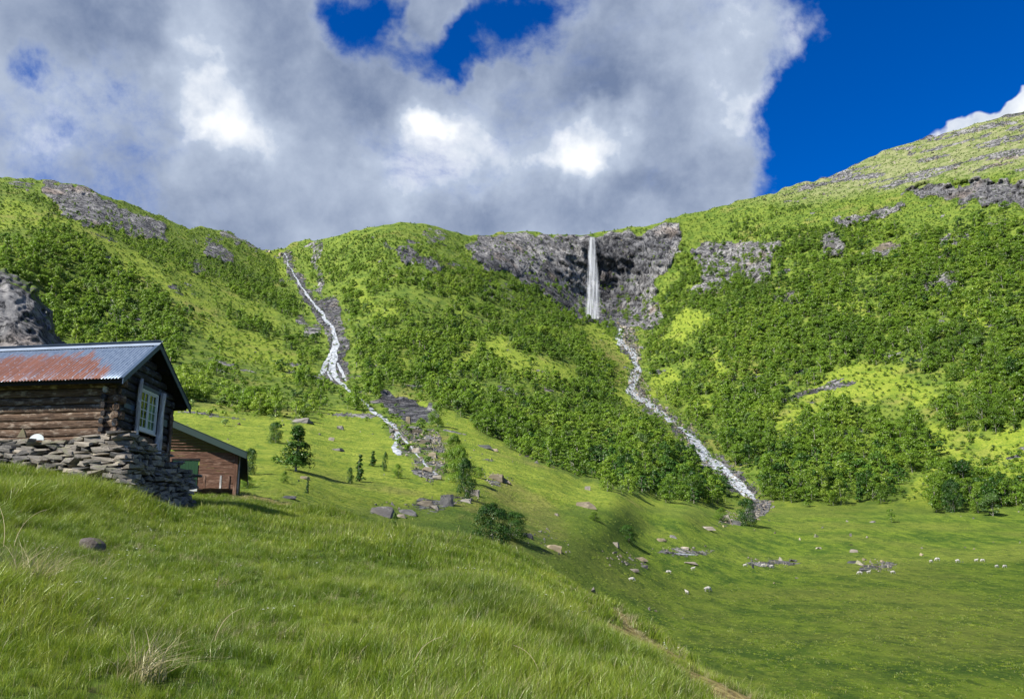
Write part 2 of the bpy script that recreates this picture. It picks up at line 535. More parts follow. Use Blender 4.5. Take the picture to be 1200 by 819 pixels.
MEADOWS = [
    ([(570, 397), (592, 391), (600, 410), (625, 420), (660, 430), (684, 437), (676, 450), (640, 444), (605, 442), (582, 430)], 1.0),
    ([(530, 425), (545, 405), (560, 394), (568, 408), (560, 425), (538, 432)], 0.9),
    ([(440, 420), (470, 418), (490, 428), (470, 436), (446, 432)], 0.8),
    ([(800, 368), (826, 356), (832, 380), (812, 396), (790, 408), (782, 396)], 1.0),
    ([(764, 438), (790, 432), (800, 442), (784, 460), (766, 466), (754, 452)], 0.95),
    ([(905, 500), (922, 478), (940, 462), (975, 436), (1010, 424), (1050, 434), (1086, 452), (1108, 470), (1080, 480), (1040, 470), (1000, 478), (960, 490), (930, 510), (905, 520)], 1.0),
    ([(1050, 590), (1070, 566), (1100, 545), (1130, 528), (1175, 508), (1205, 500), (1300, 480), (1300, 600), (1205, 580), (1150, 575), (1095, 596)], 1.0),
    ([(1085, 500), (1120, 498), (1150, 510), (1120, 535), (1090, 530)], 0.85),
    ([(1160, 398), (1190, 392), (1210, 400), (1200, 412), (1170, 410)], 0.9),
    ([(860, 430), (885, 422), (902, 430), (894, 442), (868, 444)], 0.9),
    ([(800, 470), (840, 466), (845, 480), (815, 486)], 0.8),
    ([(668, 378), (700, 384), (722, 396), (738, 420), (736, 440), (728, 455), (740, 472), (760, 490), (742, 488), (716, 462), (712, 430), (694, 404), (672, 392)], 1.0),
    ([(105, 270), (150, 290), (200, 330), (250, 365), (300, 392), (345, 415), (378, 440), (360, 452), (310, 428), (262, 412), (215, 375), (165, 330), (120, 296)], 0.97),
    ([(0, 232), (60, 250), (110, 272), (150, 300), (120, 300), (60, 270), (0, 262)], 0.85),
    ([(0, 285), (40, 292), (75, 318), (60, 326), (20, 304), (0, 300)], 0.8),
    ([(190, 300), (260, 335), (330, 372), (325, 388), (250, 352), (185, 318)], 0.7),
    ([(410, 330), (430, 345), (470, 372), (455, 380), (420, 356)], 0.7), ([(520, 330), (545, 350), (560, 385), (540, 380)], 0.6),
    ([(1120, 360), (1150, 352), (1170, 372), (1140, 384)], 0.7), ([(960, 360), (1010, 350), (1030, 366), (980, 378)], 0.7),
    ([(830, 420), (850, 402), (862, 420), (846, 452)], 0.8),
    ([(196, 480), (220, 476), (262, 480), (300, 492), (332, 488), (372, 492), (396, 478), (430, 484), (452, 500), (470, 530), (500, 560), (540, 570), (640, 640), (660, 720), (100, 720), (100, 560), (180, 520)], 1.0),
    ([(470, 462), (500, 470), (530, 486), (560, 500), (575, 515), (620, 538), (660, 552), (720, 575), (770, 588), (830, 592), (860, 592), (868, 604), (900, 612), (1400, 800), (500, 800), (520, 560), (515, 520), (520, 492)], 1.0),
    ([(852, 600), (880, 588), (960, 591), (1040, 592), (1080, 596), (1200, 603), (1400, 612), (2200, 640), (2200, 1600), (-900, 1600), (-900, 600), (100, 610), (700, 640)], 1.0),
    ([(318, 296), (332, 300), (338, 330), (326, 326)], 0.8),
    ([(300, 285), (330, 294), (328, 305), (300, 296)], 0.7),
    ([(310, 520), (370, 430), (384, 446), (380, 470), (400, 480)], 0.3),
]


def zone(px, py, poly, soft, wob=1.0, seed=0):
    wx = wob * (7 * vnoise(px / 11, py / 11, seed, 31) + 3 * vnoise(px / 4, py / 4, seed, 33))
    wy = wob * (6 * vnoise(px / 11, py / 11, seed, 32) + 3 * vnoise(px / 4, py / 4, seed, 34))
    return sstep(-soft, soft, poly_dist(px + wx, py + wy, poly))


rock = np.zeros_like(D0)
for i, (nm, (poly, wgt)) in enumerate(ROCKS.items()):
    rock = np.maximum(rock, 0.86 * wgt * zone(PXg, PYg, poly, 2.0, 0.35 if nm.startswith(('bar', 'fan')) else 0.8, i))
meadow = np.zeros_like(D0)
for i, (poly, wgt) in enumerate(MEADOWS):
    meadow = np.maximum(meadow, wgt * zone(PXg, PYg, poly, 3.0, 1.0, 50 + i))
alp_line = np.interp(PXg, [-900, 0, 200, 335, 420, 560, 800, 880, 1000, 1100, 1200, 2000], [230, 225, 262, 298, 276, 277, 258, 240, 228, 216, 200, 160])
alpine = sstep(10, -14, PYg - alp_line + 6 * vnoise(PXg / 30, PYg / 12, 0, 61)) * sstep(820, 960, PXg)
# scattered slabs breaking through the grass
sl = fbm(B0[..., 0] / 30, B0[..., 1] / 30, B0[..., 2] / 16, 4, 71)
slab = sstep(0.42, 0.50, sl) * (PYg < 560) * 0.8
slab = np.maximum(slab, alpine * sstep(-0.05, 0.25, fbm(B0[..., 0] / 50 + B0[..., 2] / 60, B0[..., 1] / 60, B0[..., 2] / 9, 4, 72)) * 0.9)
slab = slab * (1 - 0.75 * sstep(540, 570, PYg))
rock_all = np.maximum(rock, slab)
hummock = (PYg > 560) * 1.0

# ---- relief, pushed in and out along the slope
X0, Y0, Z0 = B0[..., 0], B0[..., 1], B0[..., 2]
big = fbm(X0 / 95, Y0 / 95, Z0 / 95, 4, 11)
med = fbm(X0 / 22, Y0 / 22, Z0 / 16, 4, 12)
steep = sstep(585, 540, PYg)
amp = steep * (5.5 * big * np.clip(D0 / 500, 0.2, 1.4) + 1.6 * med * np.clip(D0 / 400, 0.2, 1.6))
nearb = (1 - steep) * sstep(760, 640, PYg)
amp = amp + nearb * 0.9 * med * np.clip(D0 / 150, 0.4, 2.0) * np.interp(PXg, [300, 700, 900], [1, 1, 0.35])
rr = fbm(X0 / 34 + Z0 / 70, Y0 / 46, Z0 / 50, 5, 13, 0.58, True)
rr2 = fbm(X0 / 9 + Z0 / 26, Y0 / 12, Z0 / 24, 4, 14, 0.6, True)
strat = np.abs(((Z0 + 0.35 * X0 + 6 * med) / 13) % 1 - 0.5) * 2
rs = np.clip(D0 / 700, 0.12, 1.4)
amp = amp - rock * rs * (11.0 * rr + 4.5 * rr2 + 2.5 * strat) * np.interp(PYg, [500, 600], [1, 0.5])
amp = amp - (rock_all - rock) * (1.6 * rr2 + 0.6)
Dg = D0 + np.clip(amp, -0.2 * D0, 0.2 * D0) * sstep(900, 700, PYg)
# the hollow under the spur and the ledge on the right are undercut
for nm, k_ in (('hollow', 9.0), ('ledge', 14.0), ('spur_band', 8.0)):
    Dg = Dg + k_ * zone(PXg, PYg, ROCKS[nm][0], 3.0, 0.7, 3)
G = P(PXg, PYg, Dg)

# behind the skyline the mountain tops roll away
back = []
nb = 7
for i in range(1, nb + 1):
    d = 60.0 * i ** 1.6
    p = G[-1].copy()
    rad = p[:, :2] / np.linalg.norm(p[:, :2], axis=1)[:, None]
    p[:, :2] += rad * d
    p[:, 2] += 0.02 * d - 0.0009 * d * d * 0.35
    back.append(p)
GA = np.concatenate([G, np.stack(back)], 0)
pad = lambda a: np.concatenate([a, np.repeat(a[-1:], nb, 0)], 0)


def ground(px, py):
    """world position of the valley surface seen at px,py"""
    px = np.asarray(px, float); py = np.asarray(py, float)
    ci = np.interp(px, colx, np.arange(NC)); sk = np.interp(px, colx, SKg[0])
    t = (py - YB) / (sk - YB)
    ri = np.interp(t, T, np.arange(NR))
    c0 = np.clip(ci.astype(int), 0, NC - 2); r0 = np.clip(ri.astype(int), 0, NR - 2)
    fc = (ci - c0)[..., None]; fr = (ri - r0)[..., None]
    return (G[r0, c0] * (1 - fc) * (1 - fr) + G[r0, c0 + 1] * fc * (1 - fr) + G[r0 + 1, c0] * (1 - fc) * fr + G[r0 + 1, c0 + 1] * fc * fr)


def sample(arr, px, py):
    px = np.asarray(px, float); py = np.asarray(py, float)
    ci = np.clip(np.round(np.interp(px, colx, np.arange(NC))).astype(int), 0, NC - 1)
    sk = np.interp(px, colx, SKg[0])
    ri = np.clip(np.round(np.interp((py - YB) / (sk - YB), T, np.arange(NR))).astype(int), 0, NR - 1)
    return arr[ri, ci]


# brownish, dry, mossy ground: own patches
dry = np.zeros_like(D0)
for i, (poly, wgt) in enumerate([
    ([(856, 436), (880, 420), (905, 430), (890, 445)], 0.9), ([(52, 214), (70, 222), (90, 245), (78, 252), (58, 232)], 1.0),
    ([(410, 455), (440, 470), (430, 480), (405, 465)], 0.4), ([(690, 395), (722, 398), (738, 425), (728, 452), (716, 430)], 0.6),
    ([(520, 575), (600, 560), (660, 600), (668, 650), (620, 655), (560, 620)], 0.55), ([(150, 320), (200, 350), (260, 372), (240, 380), (180, 350)], 0.6),
    ([(688, 618), (740, 640), (770, 668), (730, 680), (700, 655)], 0.65), ([(500, 500), (530, 515), (530, 560), (500, 560)], 0.8),
    ([(1120, 500), (1180, 540), (1150, 545), (1110, 520)], 0.3), ([(725, 470), (760, 490), (780, 500), (750, 500), (722, 482)], 0.7),
]):
    dry = np.maximum(dry, wgt * zone(PXg, PYg, poly, 6.0, 1.2, 90 + i))
dry = np.clip(dry + 0.55 * sstep(0.25, 0.55, fbm(X0 / 26, Y0 / 26, Z0 / 20, 3, 77)) * (PYg < 620), 0, 1)
lush = meadow * sstep(600, 590, PYg) * (1 - 0.6 * dry)
valley = sstep(588, 612, PYg + 4 * vnoise(PXg / 40, PYg / 10, 0, 88)) * sstep(560, 760, PXg)


# ------------------------------------------------------------------ materials of the land
def rock_color(t, p, dark=1.0):
    n1 = t.noise(t.mapping(p, (1, 1, 0.6)), 0.06, 8, 0.65)
    n2 = t.noise(t.mapping(p, (1, 1, 0.8)), 0.33, 8, 0.7, 0.4)
    n3 = t.noise(p, 0.018, 4, 0.5)
    c = t.mix(t.ramp(n1, 0.32, 0.66), tuple(dark * x for x in (0.105, 0.104, 0.108)), tuple(dark * x for x in (0.25, 0.245, 0.24)))
    n0 = t.noise(t.mapping(p, (1, 1, 0.6)), 0.022, 6, 0.6, 0.6)
    c = t.mix(t.ramp(n0, 0.47, 0.36), c, t.mix(0.65, c, (0.030, 0.032, 0.038)))
    c = t.mix(t.ramp(n0, 0.55, 0.64), c, t.mix(0.55, c, (0.34, 0.33, 0.31)))
    c = t.mix(t.ramp(n2, 0.50, 0.70), c, tuple(dark * x for x in (0.33, 0.32, 0.305)))
    c = t.mix(t.ramp(n3, 0.56, 0.70), c, t.mix(0.5, c, (0.25, 0.18, 0.13)))
    n4 = t.noise(t.mapping(p, (1, 1, 0.5), (0.3, 0.5, 0.2)), 0.075, 8, 0.70, 1.2)
    c = t.mix(t.ramp(n2, 0.42, 0.30), c, (0.022, 0.024, 0.030))
    c = t.mix(t.ramp(t.math('ABSOLUTE', t.math('SUBTRACT', n4, 0.5)), 0.03, 0.004), c, (0.016, 0.017, 0.022))
    n2 = t.math('ADD', n2, t.math('MULTIPLY', t.ramp(t.math('ABSOLUTE', t.math('SUBTRACT', n4, 0.5)), 0.05, 0.0), -0.5))
    return c, n2


def make_land():
    m, t, b = material('mountain_ground')
    p = t.pos()
    rk, lu, dr, va, al = (t.attr(x) for x in ('rock', 'lush', 'dry', 'valley', 'alpine'))
    rc, rn = rock_color(t, p)
    rc = t.mix(t.math('MULTIPLY', t.attr('rock_darken'), 0.85), rc, t.mix(1.0, rc, (0.36, 0.38, 0.43), 'MULTIPLY'))
    n1 = t.noise(p, 0.10, 8, 0.66)
    n2 = t.noise(p, 0.9, 8, 0.7)
    n3 = t.noise(t.mapping(p, (1, 1, 1)), 0.025, 4, 0.5)
    under = t.mix(t.ramp(n1, 0.35, 0.65), (0.060, 0.105, 0.013), (0.135, 0.180, 0.024))
    lushc = t.mix(t.ramp(n1, 0.35, 0.65), (0.15, 0.20, 0.018), (0.235, 0.275, 0.034))
    lushc = t.mix(t.ramp(n2, 0.50, 0.38), lushc, (0.075, 0.14, 0.012))
    n6 = t.noise(p, 0.24, 6, 0.68)
    lushc = t.mix(t.math('MULTIPLY', t.ramp(n6, 0.50, 0.62), 0.65), lushc, (0.075, 0.135, 0.014))
    lushc = t.mix(t.math('MULTIPLY', t.ramp(n6, 0.40, 0.32), 0.5), lushc, (0.24, 0.235, 0.055))
    g = t.mix(lu, under, lushc)
    g = t.mix(t.ramp(n2, 0.42, 0.30), g, (0.035, 0.07, 0.010))
    dryc = t.mix(t.ramp(n2, 0.35, 0.65), (0.115, 0.095, 0.030), (0.27, 0.24, 0.075))
    g = t.mix(t.math('MULTIPLY', t.math('MULTIPLY', dr, 0.85), t.ramp(n1, 0.38, 0.56)), g, dryc)
    # the grazed valley floor
    vs = t.noise(t.mapping(p, (1.0, 0.45, 1)), 0.22, 8, 0.68)
    vb = t.noise(p, 0.022, 5, 0.55)
    vf = t.noise(p, 2.2, 6, 0.7)
    vm = t.noise(t.mapping(p, (1, 0.5, 1)), 0.6, 5, 0.7)
    vc = t.mix(t.ramp(vs, 0.38, 0.62), (0.045, 0.092, 0.008), (0.130, 0.190, 0.016))
    vc = t.mix(t.ramp(vb, 0.42, 0.62), vc, t.mix(0.6, vc, (0.16, 0.185, 0.030)))
    vc = t.mix(t.math('MULTIPLY', t.ramp(vm, 0.52, 0.64), 0.7), vc, (0.028, 0.062, 0.006))
    vc = t.mix(t.math('MULTIPLY', t.ramp(vm, 0.44, 0.34), 0.5), vc, (0.19, 0.22, 0.035))
    vc = t.mix(t.ramp(vf, 0.60, 0.72), vc, (0.22, 0.25, 0.06))
    vc = t.mix(t.ramp(vf, 0.40, 0.28), vc, (0.025, 0.055, 0.006))
    g = t.mix(va, g, vc)
    alc = t.mix(t.ramp(n1, 0.35, 0.62), (0.10, 0.13, 0.035), (0.22, 0.22, 0.12))
    g = t.mix(t.math('MULTIPLY', al, 0.8), g, alc)
    nl = t.noise(t.mapping(p, (1, 1, 3.5)), 0.04, 6, 0.65)
    f = t.math('ADD', rk, t.math('MULTIPLY', t.math('SUBTRACT', n1, 0.5), 1.3))
    f = t.math('ADD', f, t.math('MULTIPLY', t.math('SUBTRACT', nl, 0.5), 1.5))
    n5 = t.noise(p, 0.45, 6, 0.7)
    f = t.math('ADD', f, t.math('MULTIPLY', t.math('SUBTRACT', n5, 0.5), 1.1))
    f = t.ramp(f, 0.46, 0.56)
    f = t.math('MULTIPLY', f, t.ramp(rk, 0.02, 0.12))
    col = t.mix(f, g, rc)
    h = t.math('ADD', t.math('MULTIPLY', n1, 1.2), t.math('MULTIPLY', n2, 0.55))
    h = t.math('ADD', h, t.math('MULTIPLY', t.math('MULTIPLY', rn, 1.3), f))
    h = t.math('ADD', h, t.math('MULTIPLY', t.math('MULTIPLY', vf, 0.35), va))
    bmp = t.bump(h, 0.85, 1.8)
    put(t, b, col, 0.9, bmp, spec=0.15)
    return m


LAND = make_land()
me = mesh_np('mountainside', GA.reshape(-1, 3), grid_faces(NR + nb, NC), [LAND], True)
me.polygons.foreach_set('use_smooth', np.ones(len(me.polygons), bool))
rock_darken = np.zeros_like(D0)  # overhang shade painted into the rock colour, plus wet rock along the streams
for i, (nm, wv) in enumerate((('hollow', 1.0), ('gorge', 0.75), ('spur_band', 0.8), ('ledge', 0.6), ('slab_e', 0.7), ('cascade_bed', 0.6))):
    rock_darken = np.maximum(rock_darken, wv * zone(PXg, PYg, ROCKS[nm][0], 3, 0.8, 220 + i))
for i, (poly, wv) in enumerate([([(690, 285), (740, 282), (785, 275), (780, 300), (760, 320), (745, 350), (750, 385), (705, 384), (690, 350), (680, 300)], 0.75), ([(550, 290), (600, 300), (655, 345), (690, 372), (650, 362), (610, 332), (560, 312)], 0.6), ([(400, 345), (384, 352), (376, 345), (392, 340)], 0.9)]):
    rock_darken = np.maximum(rock_darken, wv * zone(PXg, PYg, poly, 8, 1.5, 230 + i))
for nm, a in (('rock_darken', rock_darken), ('rock', rock_all), ('lush', lush), ('dry', dry), ('valley', valley), ('alpine', alpine)):
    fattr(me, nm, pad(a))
land = tag(link('mountain_valley', me), 'green mountain slopes with grey cliffs running down to the grazed valley floor', 'mountain', kind='structure')

# the near rock outcrop at the left edge, a knob of its own in front of the slope
OP = [(-420, 230), (-260, 262), (-100, 288), (0, 313), (22, 326), (44, 350), (56, 375), (70, 404), (84, 440), (90, 480), (-420, 480)]
ocx = np.linspace(-420, 96, 260); ocy = np.linspace(225, 480, 170)
OX, OY = np.meshgrid(ocx, ocy)
wob = lambda s_: 5 * vnoise(OX / 14, OY / 14, 0, s_) + 2.5 * vnoise(OX / 5, OY / 5, 0, s_ + 1)
od = poly_dist(OX + wob(201), OY + wob(203), OP)
od = np.where(OY > 430, np.maximum(od, np.minimum(30, 86 - OX)), od)
inn = np.clip(od / 60, 0, 1)
ODd = 225 + 0.35 * (480 - OY) + 45 * (1 - np.sqrt(inn * (2 - inn))) - 0.04 * OX
b0 = P(OX, OY, ODd)
o1_ = fbm(b0[..., 0] / 16 + b0[..., 2] / 22, b0[..., 1] / 16, b0[..., 2] / 12, 5, 205, 0.58, True)
o2_ = fbm(b0[..., 0] / 4 + b0[..., 2] / 5, b0[..., 1] / 4, b0[..., 2] / 4, 4, 206, 0.6, True)
ODd = ODd - 4.0 * o1_ - 0.45 * o2_ + 60 * np.clip(-od / 8, 0, 1)
OG = P(OX, OY, ODd)
ff = grid_faces(len(ocy), len(ocx))
keepf = (od.ravel()[ff] > -3).any(1)
ff = ff[keepf]
me = mesh_np('rock_outcrop', OG.reshape(-1, 3), ff, [LAND], True)
for nm in ('lush', 'dry', 'valley', 'alpine'):
    fattr(me, nm, np.zeros(OX.size))
fattr(me, 'rock_darken', 0.75 * sstep(-0.1, 0.3, fbm(b0[..., 0] / 14 + b0[..., 2] / 9, b0[..., 1] / 14, b0[..., 2] / 22, 3, 208)))  # darker rock in noise-shaped patches
fattr(me, 'rock', np.clip(0.55 + 0.9 * inn + 0.3 * fbm(b0[..., 0] / 9, b0[..., 1] / 9, b0[..., 2] / 9, 3, 207), 0, 1.25))
tag(link('rock_outcrop', me), 'dark grey rock outcrop at the left edge rising behind the hut roof', 'outcrop', kind='structure')

# ------------------------------------------------------------------ near hillside
HT = [  # px, (py,d) mid, (py,d) brow
    (-1200, 600, 8, 540, 20), (-300, 565, 15, 515, 30), (0, 556, 20.6, 535, 36), (60, 568, 20.8, 542, 36), (130, 590, 20.4, 560, 36), (222, 602, 24, 576, 34.2),
    (285, 598, 24, 577, 36), (330, 614, 22, 588, 36), (400, 628, 20, 602, 34), (500, 652, 18, 624, 30), (570, 668, 17, 639, 28),
    (640, 704, 15, 668, 26), (700, 734, 14, 700, 22), (760, 772, 12, 740, 18), (830, 822, 11, 792, 14.5), (900, 862, 9.5, 834, 12.5),
    (980, 900, 8, 862, 10.5), (1100, 960, 6.5, 920, 8.5), (1400, 1150, 5, 1080, 7), (2400, 1400, 4, 1250, 6)]
HT = np.array(HT, float)
_m = P(HT[:, 0], HT[:, 1], HT[:, 2]); _b = P(HT[:, 0], HT[:, 3], HT[:, 4])
_q = _b[:, 0] / _b[:, 1]
HQ = np.linspace(-1.7, 1.7, 341); HD = np.arange(0, 130, 0.25)
md = np.interp(HQ, _q, HT[:, 2]); mz = np.interp(HQ, _q, _m[:, 2]); bd = np.interp(HQ, _q, HT[:, 4]); bz = np.interp(HQ, _q, _b[:, 2])
HZ = np.empty((len(HQ), len(HD)))
for i in range(len(HQ)):
    HZ[i] = np.interp(HD, [0, md[i] * 0.5, md[i], bd[i], bd[i] + 6, bd[i] + 16, bd[i] + 40, bd[i] + 90],
                      [-1.65, 0.5 * (-1.65 + mz[i]) - 0.0, mz[i], bz[i], bz[i] - 1.6, bz[i] - 6, bz[i] - 20, bz[i] - 50])


def gblur(a, s, ax):
    k = np.arange(-int(3 * s), int(3 * s) + 1); w = np.exp(-k * k / (2 * s * s)); w /= w.sum()
    ap = np.concatenate([np.repeat(a.take([0], ax), len(k) // 2, ax), a, np.repeat(a.take([-1], ax), len(k) // 2, ax)], ax)
    return sum(w[j] * ap.take(range(j, j + a.shape[ax]), ax) for j in range(len(k)))


HZ = gblur(gblur(HZ, 3.2, 1), 2.0, 0)
BD = bd


def hill(x, y, detail=True):
    x = np.asarray(x, float); y = np.asarray(y, float)
    r = np.hypot(x, y); th = np.arctan2(x, y)
    q = np.tan(np.clip(th, -1.03, 1.03))
    d = r * np.cos(np.clip(th, -1.03, 1.03))
    qi = np.clip(np.interp(q, HQ, np.arange(len(HQ))), 0, len(HQ) - 1.001); di = np.clip(d / 0.25, 0, len(HD) - 1.001)
    a = qi.astype(int); b = di.astype(int); fa = qi - a; fb = di - b
    z = HZ[a, b] * (1 - fa) * (1 - fb) + HZ[a + 1, b] * fa * (1 - fb) + HZ[a, b + 1] * (1 - fa) * fb + HZ[a + 1, b + 1] * fa * fb
    bk = sstep(1.3, 2.2, np.abs(th))
    z = z * (1 - bk) + bk * (-1.65 - 0.08 * x - 0.02 * r)
    if detail:
        z = z + sstep(2, 7, r) * (0.15 * fbm(x / 1.2, y / 1.2, 0, 3, 21) + 0.30 * fbm(x / 5.0, y / 5.0, 0, 3, 22))
    return z


th = np.unique(np.concatenate([np.linspace(-math.pi, -0.75, 90), np.linspace(-0.75, 0.75, 460), np.linspace(0.75, math.pi, 90)]))
rad = np.unique(np.concatenate([[0.0], 0.4 * 1.035 ** np.arange(0, 165)]))
rad = rad[rad < 110]
RR, TH = np.meshgrid(rad, th, indexing='ij')
HX, HY = RR * np.sin(TH), RR * np.cos(TH)
HZZ = hill(HX, HY)


def bareness(x, y):
    """eroded strip that follows the right-hand brow of the hillside, and the bare knoll beside the barn"""
    d = np.abs(y) + 1e-6
    q = x / d
    b = np.interp(q, HQ, BD)
    s = sstep(0.02, 0.10, q) * sstep(0.45, 0.34, q) * sstep(-5.0, -3.4, d - b) * sstep(3.4, 1.6, d - b)
    s = s * sstep(-0.2, 0.2, vnoise(x / 1.5, y / 1.5, 0, 41) + 0.12)
    z_ = hill(x, y)
    bx_, by_ = proj(np.stack([x, np.maximum(y, 0.5), z_], -1))
    pl_ = poly_dist(bx_ + 6 * vnoise(x / 0.8, y / 0.8, 0, 43), by_ + 5 * vnoise(x / 0.8, y / 0.8, 0, 44), [(672, 690), (700, 705), (740, 728), (770, 748), (830, 794), (900, 838), (930, 880), (870, 850), (815, 808), (762, 770), (722, 742), (688, 718)])
    s = np.maximum(s, sstep(-4, 3, pl_) * (y > 4) * sstep(-0.50, 0.0, fbm(x / 0.9, y / 0.9, 0, 2, 45)))
    k = np.exp(-(((q + 0.315) / 0.055) ** 2 + ((d - 34.5) / 2.4) ** 2) * 1.2)
    return np.clip(s + k, 0, 1)


def make_hill_mat():
    m, t, b = material('hillside_soil')
    p = t.pos()
    n1 = t.noise(p, 0.8, 6, 0.65); n2 = t.noise(p, 6, 6, 0.7)
    g = t.mix(t.ramp(n1, 0.35, 0.65), (0.040, 0.075, 0.010), (0.10, 0.145, 0.018))
    g = t.mix(t.ramp(n2, 0.5, 0.7), g, (0.10, 0.10, 0.03))
    e = t.mix(t.ramp(n2, 0.35, 0.65), (0.11, 0.080, 0.030), (0.33, 0.27, 0.10))
    c = t.mix(t.attr('bare'), g, e)
    put(t, b, c, 0.95, t.bump(t.math('ADD', n1, n2), 0.6, 0.06), spec=0.1)
    return m


me = mesh_np('hillside', np.stack([HX, HY, HZZ], -1).reshape(-1, 3), grid_faces(len(rad), len(th)), [make_hill_mat()], True)
fattr(me, 'bare', bareness(HX, HY))
tag(link('hillside', me), 'steep grassy hillside in the foreground falling away to the right', 'hillside', kind='structure')

# ------------------------------------------------------------------ foliage
def foliage_mat(name, dark, mid, light, trans=0.48, scale_rnd=1.0):
    m, t, b = material(name)
    m.node_tree.nodes.remove(b)
    out = m.node_tree.nodes['Material Output']
    r = t.rnd(); lf = t.attr('leaf')
    big = t.noise(t.pos(), 0.012, 3, 0.5)
    f = t.math('ADD', t.math('MULTIPLY', r, 0.55), t.math('MULTIPLY', lf, 0.45))
    f = t.math('ADD', f, t.math('MULTIPLY', t.math('SUBTRACT', big, 0.5), 1.9))
    c = t.mix(t.ramp(f, 0.05, 0.55), dark, mid)
    c = t.mix(t.ramp(f, 0.55, 1.0), c, light)
    d = t.new('ShaderNodeBsdfDiffuse'); t.put(d.inputs[0], c)
    tr = t.new('ShaderNodeBsdfTranslucent'); t.put(tr.inputs[0], t.mix(0.5, c, (0.19, 0.32, 0.025)))
    g = t.new('ShaderNodeBsdfGlossy'); g.inputs['Roughness'].default_value = 0.45; t.put(g.inputs[0], (0.5, 0.5, 0.45))
    mx = t.new('ShaderNodeMixShader'); mx.inputs[0].default_value = trans
    t.l.new(d.outputs[0], mx.inputs[1]); t.l.new(tr.outputs[0], mx.inputs[2])
    m2 = t.new('ShaderNodeMixShader'); m2.inputs[0].default_value = 0.05
    t.l.new(mx.outputs[0], m2.inputs[1]); t.l.new(g.outputs[0], m2.inputs[2])
    t.l.new(m2.outputs[0], out.inputs[0])
    return m


BIRCH = foliage_mat('birch_leaves', (0.082, 0.160, 0.015), (0.160, 0.275, 0.022), (0.28, 0.385, 0.042))
DARKL = foliage_mat('dark_leaves', (0.016, 0.052, 0.009), (0.036, 0.098, 0.012), (0.075, 0.16, 0.017), 0.2)
PALE = foliage_mat('willow_leaves', (0.08, 0.15, 0.035), (0.14, 0.23, 0.06), (0.20, 0.29, 0.09))


def make_bark():
    m, t, b = material('birch_bark')
    n = t.noise(t.mapping(t.pos(), (1, 1, 4)), 3, 5, 0.6)
    put(t, b, t.mix(t.ramp(n, 0.4, 0.6), (0.06, 0.05, 0.045), (0.36, 0.34, 0.30)), 0.85)
    return m


BARK = make_bark()


def crown_np(rg, h, rad, base, nclump, nleaf, size, shape='round'):
    """leaf-sized faces gathered in clumps through an uneven crown"""
    V, F, A, NRM = [], [], [], []
    cs = []
    for i in range(nclump):
        t = rg.uniform(0.0, 1.0) ** 0.85
        z = base + (h - base) * t
        if shape == 'cone':
            rr = rad * (1 - t) ** 0.8 + 0.08 * rad
        elif shape == 'dome':
            rr = rad * math.sqrt(max(0.03, 1 - t * t))
        else:
            rr = rad * math.sqrt(max(0.05, 1 - (2 * t - 0.85) ** 2 / 1.45))
        a = rg.uniform(0, 2 * math.pi); q = rr * rg.uniform(0.25, 0.82)
        cr = rad * rg.uniform(0.26, 0.46) * (0.75 if t > 0.8 else 1)
        if shape == 'cone':
            q = rr * rg.uniform(0.0, 0.62); cr = rad * (0.14 + 0.30 * (1 - t))
        cs.append((q * math.cos(a), q * math.sin(a), z * 0.97, cr))
    cs.append((rg.uniform(-.1, .1) * rad, rg.uniform(-.1, .1) * rad, h * 0.93, rad * 0.26))
    per = nleaf // len(cs)
    for (cx, cy, cz, cr) in cs:
        d = rg.normal(size=(per, 3)); d /= np.linalg.norm(d, axis=1)[:, None]
        d[:, 2] = np.where(d[:, 2] < -0.35, -d[:, 2], d[:, 2])
        rr = cr * rg.uniform(0.55, 1.08, (per, 1))
        c = np.array([cx, cy, cz]) + d * rr * [1, 1, 0.8]
        nrm = d + rg.normal(size=(per, 3)) * 0.55 + [0, 0, 0.25]; nrm /= np.linalg.norm(nrm, axis=1)[:, None]
        up = rg.normal(size=(per, 3)); u = np.cross(nrm, up); u /= np.linalg.norm(u, axis=1)[:, None]
        w = np.cross(nrm, u)
        s = size * rg.uniform(0.6, 1.3, (per, 1))
        k0 = sum(len(v) for v in V)
        quad = np.stack([c - u * s * 0.5, c - w * s * 0.42 + u * s * 0.12, c + u * s * 0.55, c + w * s * 0.45], 1)
        V.append(quad.reshape(-1, 3))
        F.append(k0 + np.arange(per * 4).reshape(-1, 4))
        NRM.append(np.repeat(d * 0.8 + [0, 0, 0.3] + rg.normal(size=(per, 3)) * 0.22, 4, 0))
        A.append(np.repeat(np.clip(rg.uniform(0, 1, per) * 0.6 + 0.4 * rg.uniform(), 0, 1), 4))
    N = np.concatenate(NRM); N /= np.linalg.norm(N, axis=1)[:, None]
    return np.concatenate(V), np.concatenate(F), np.concatenate(A), N


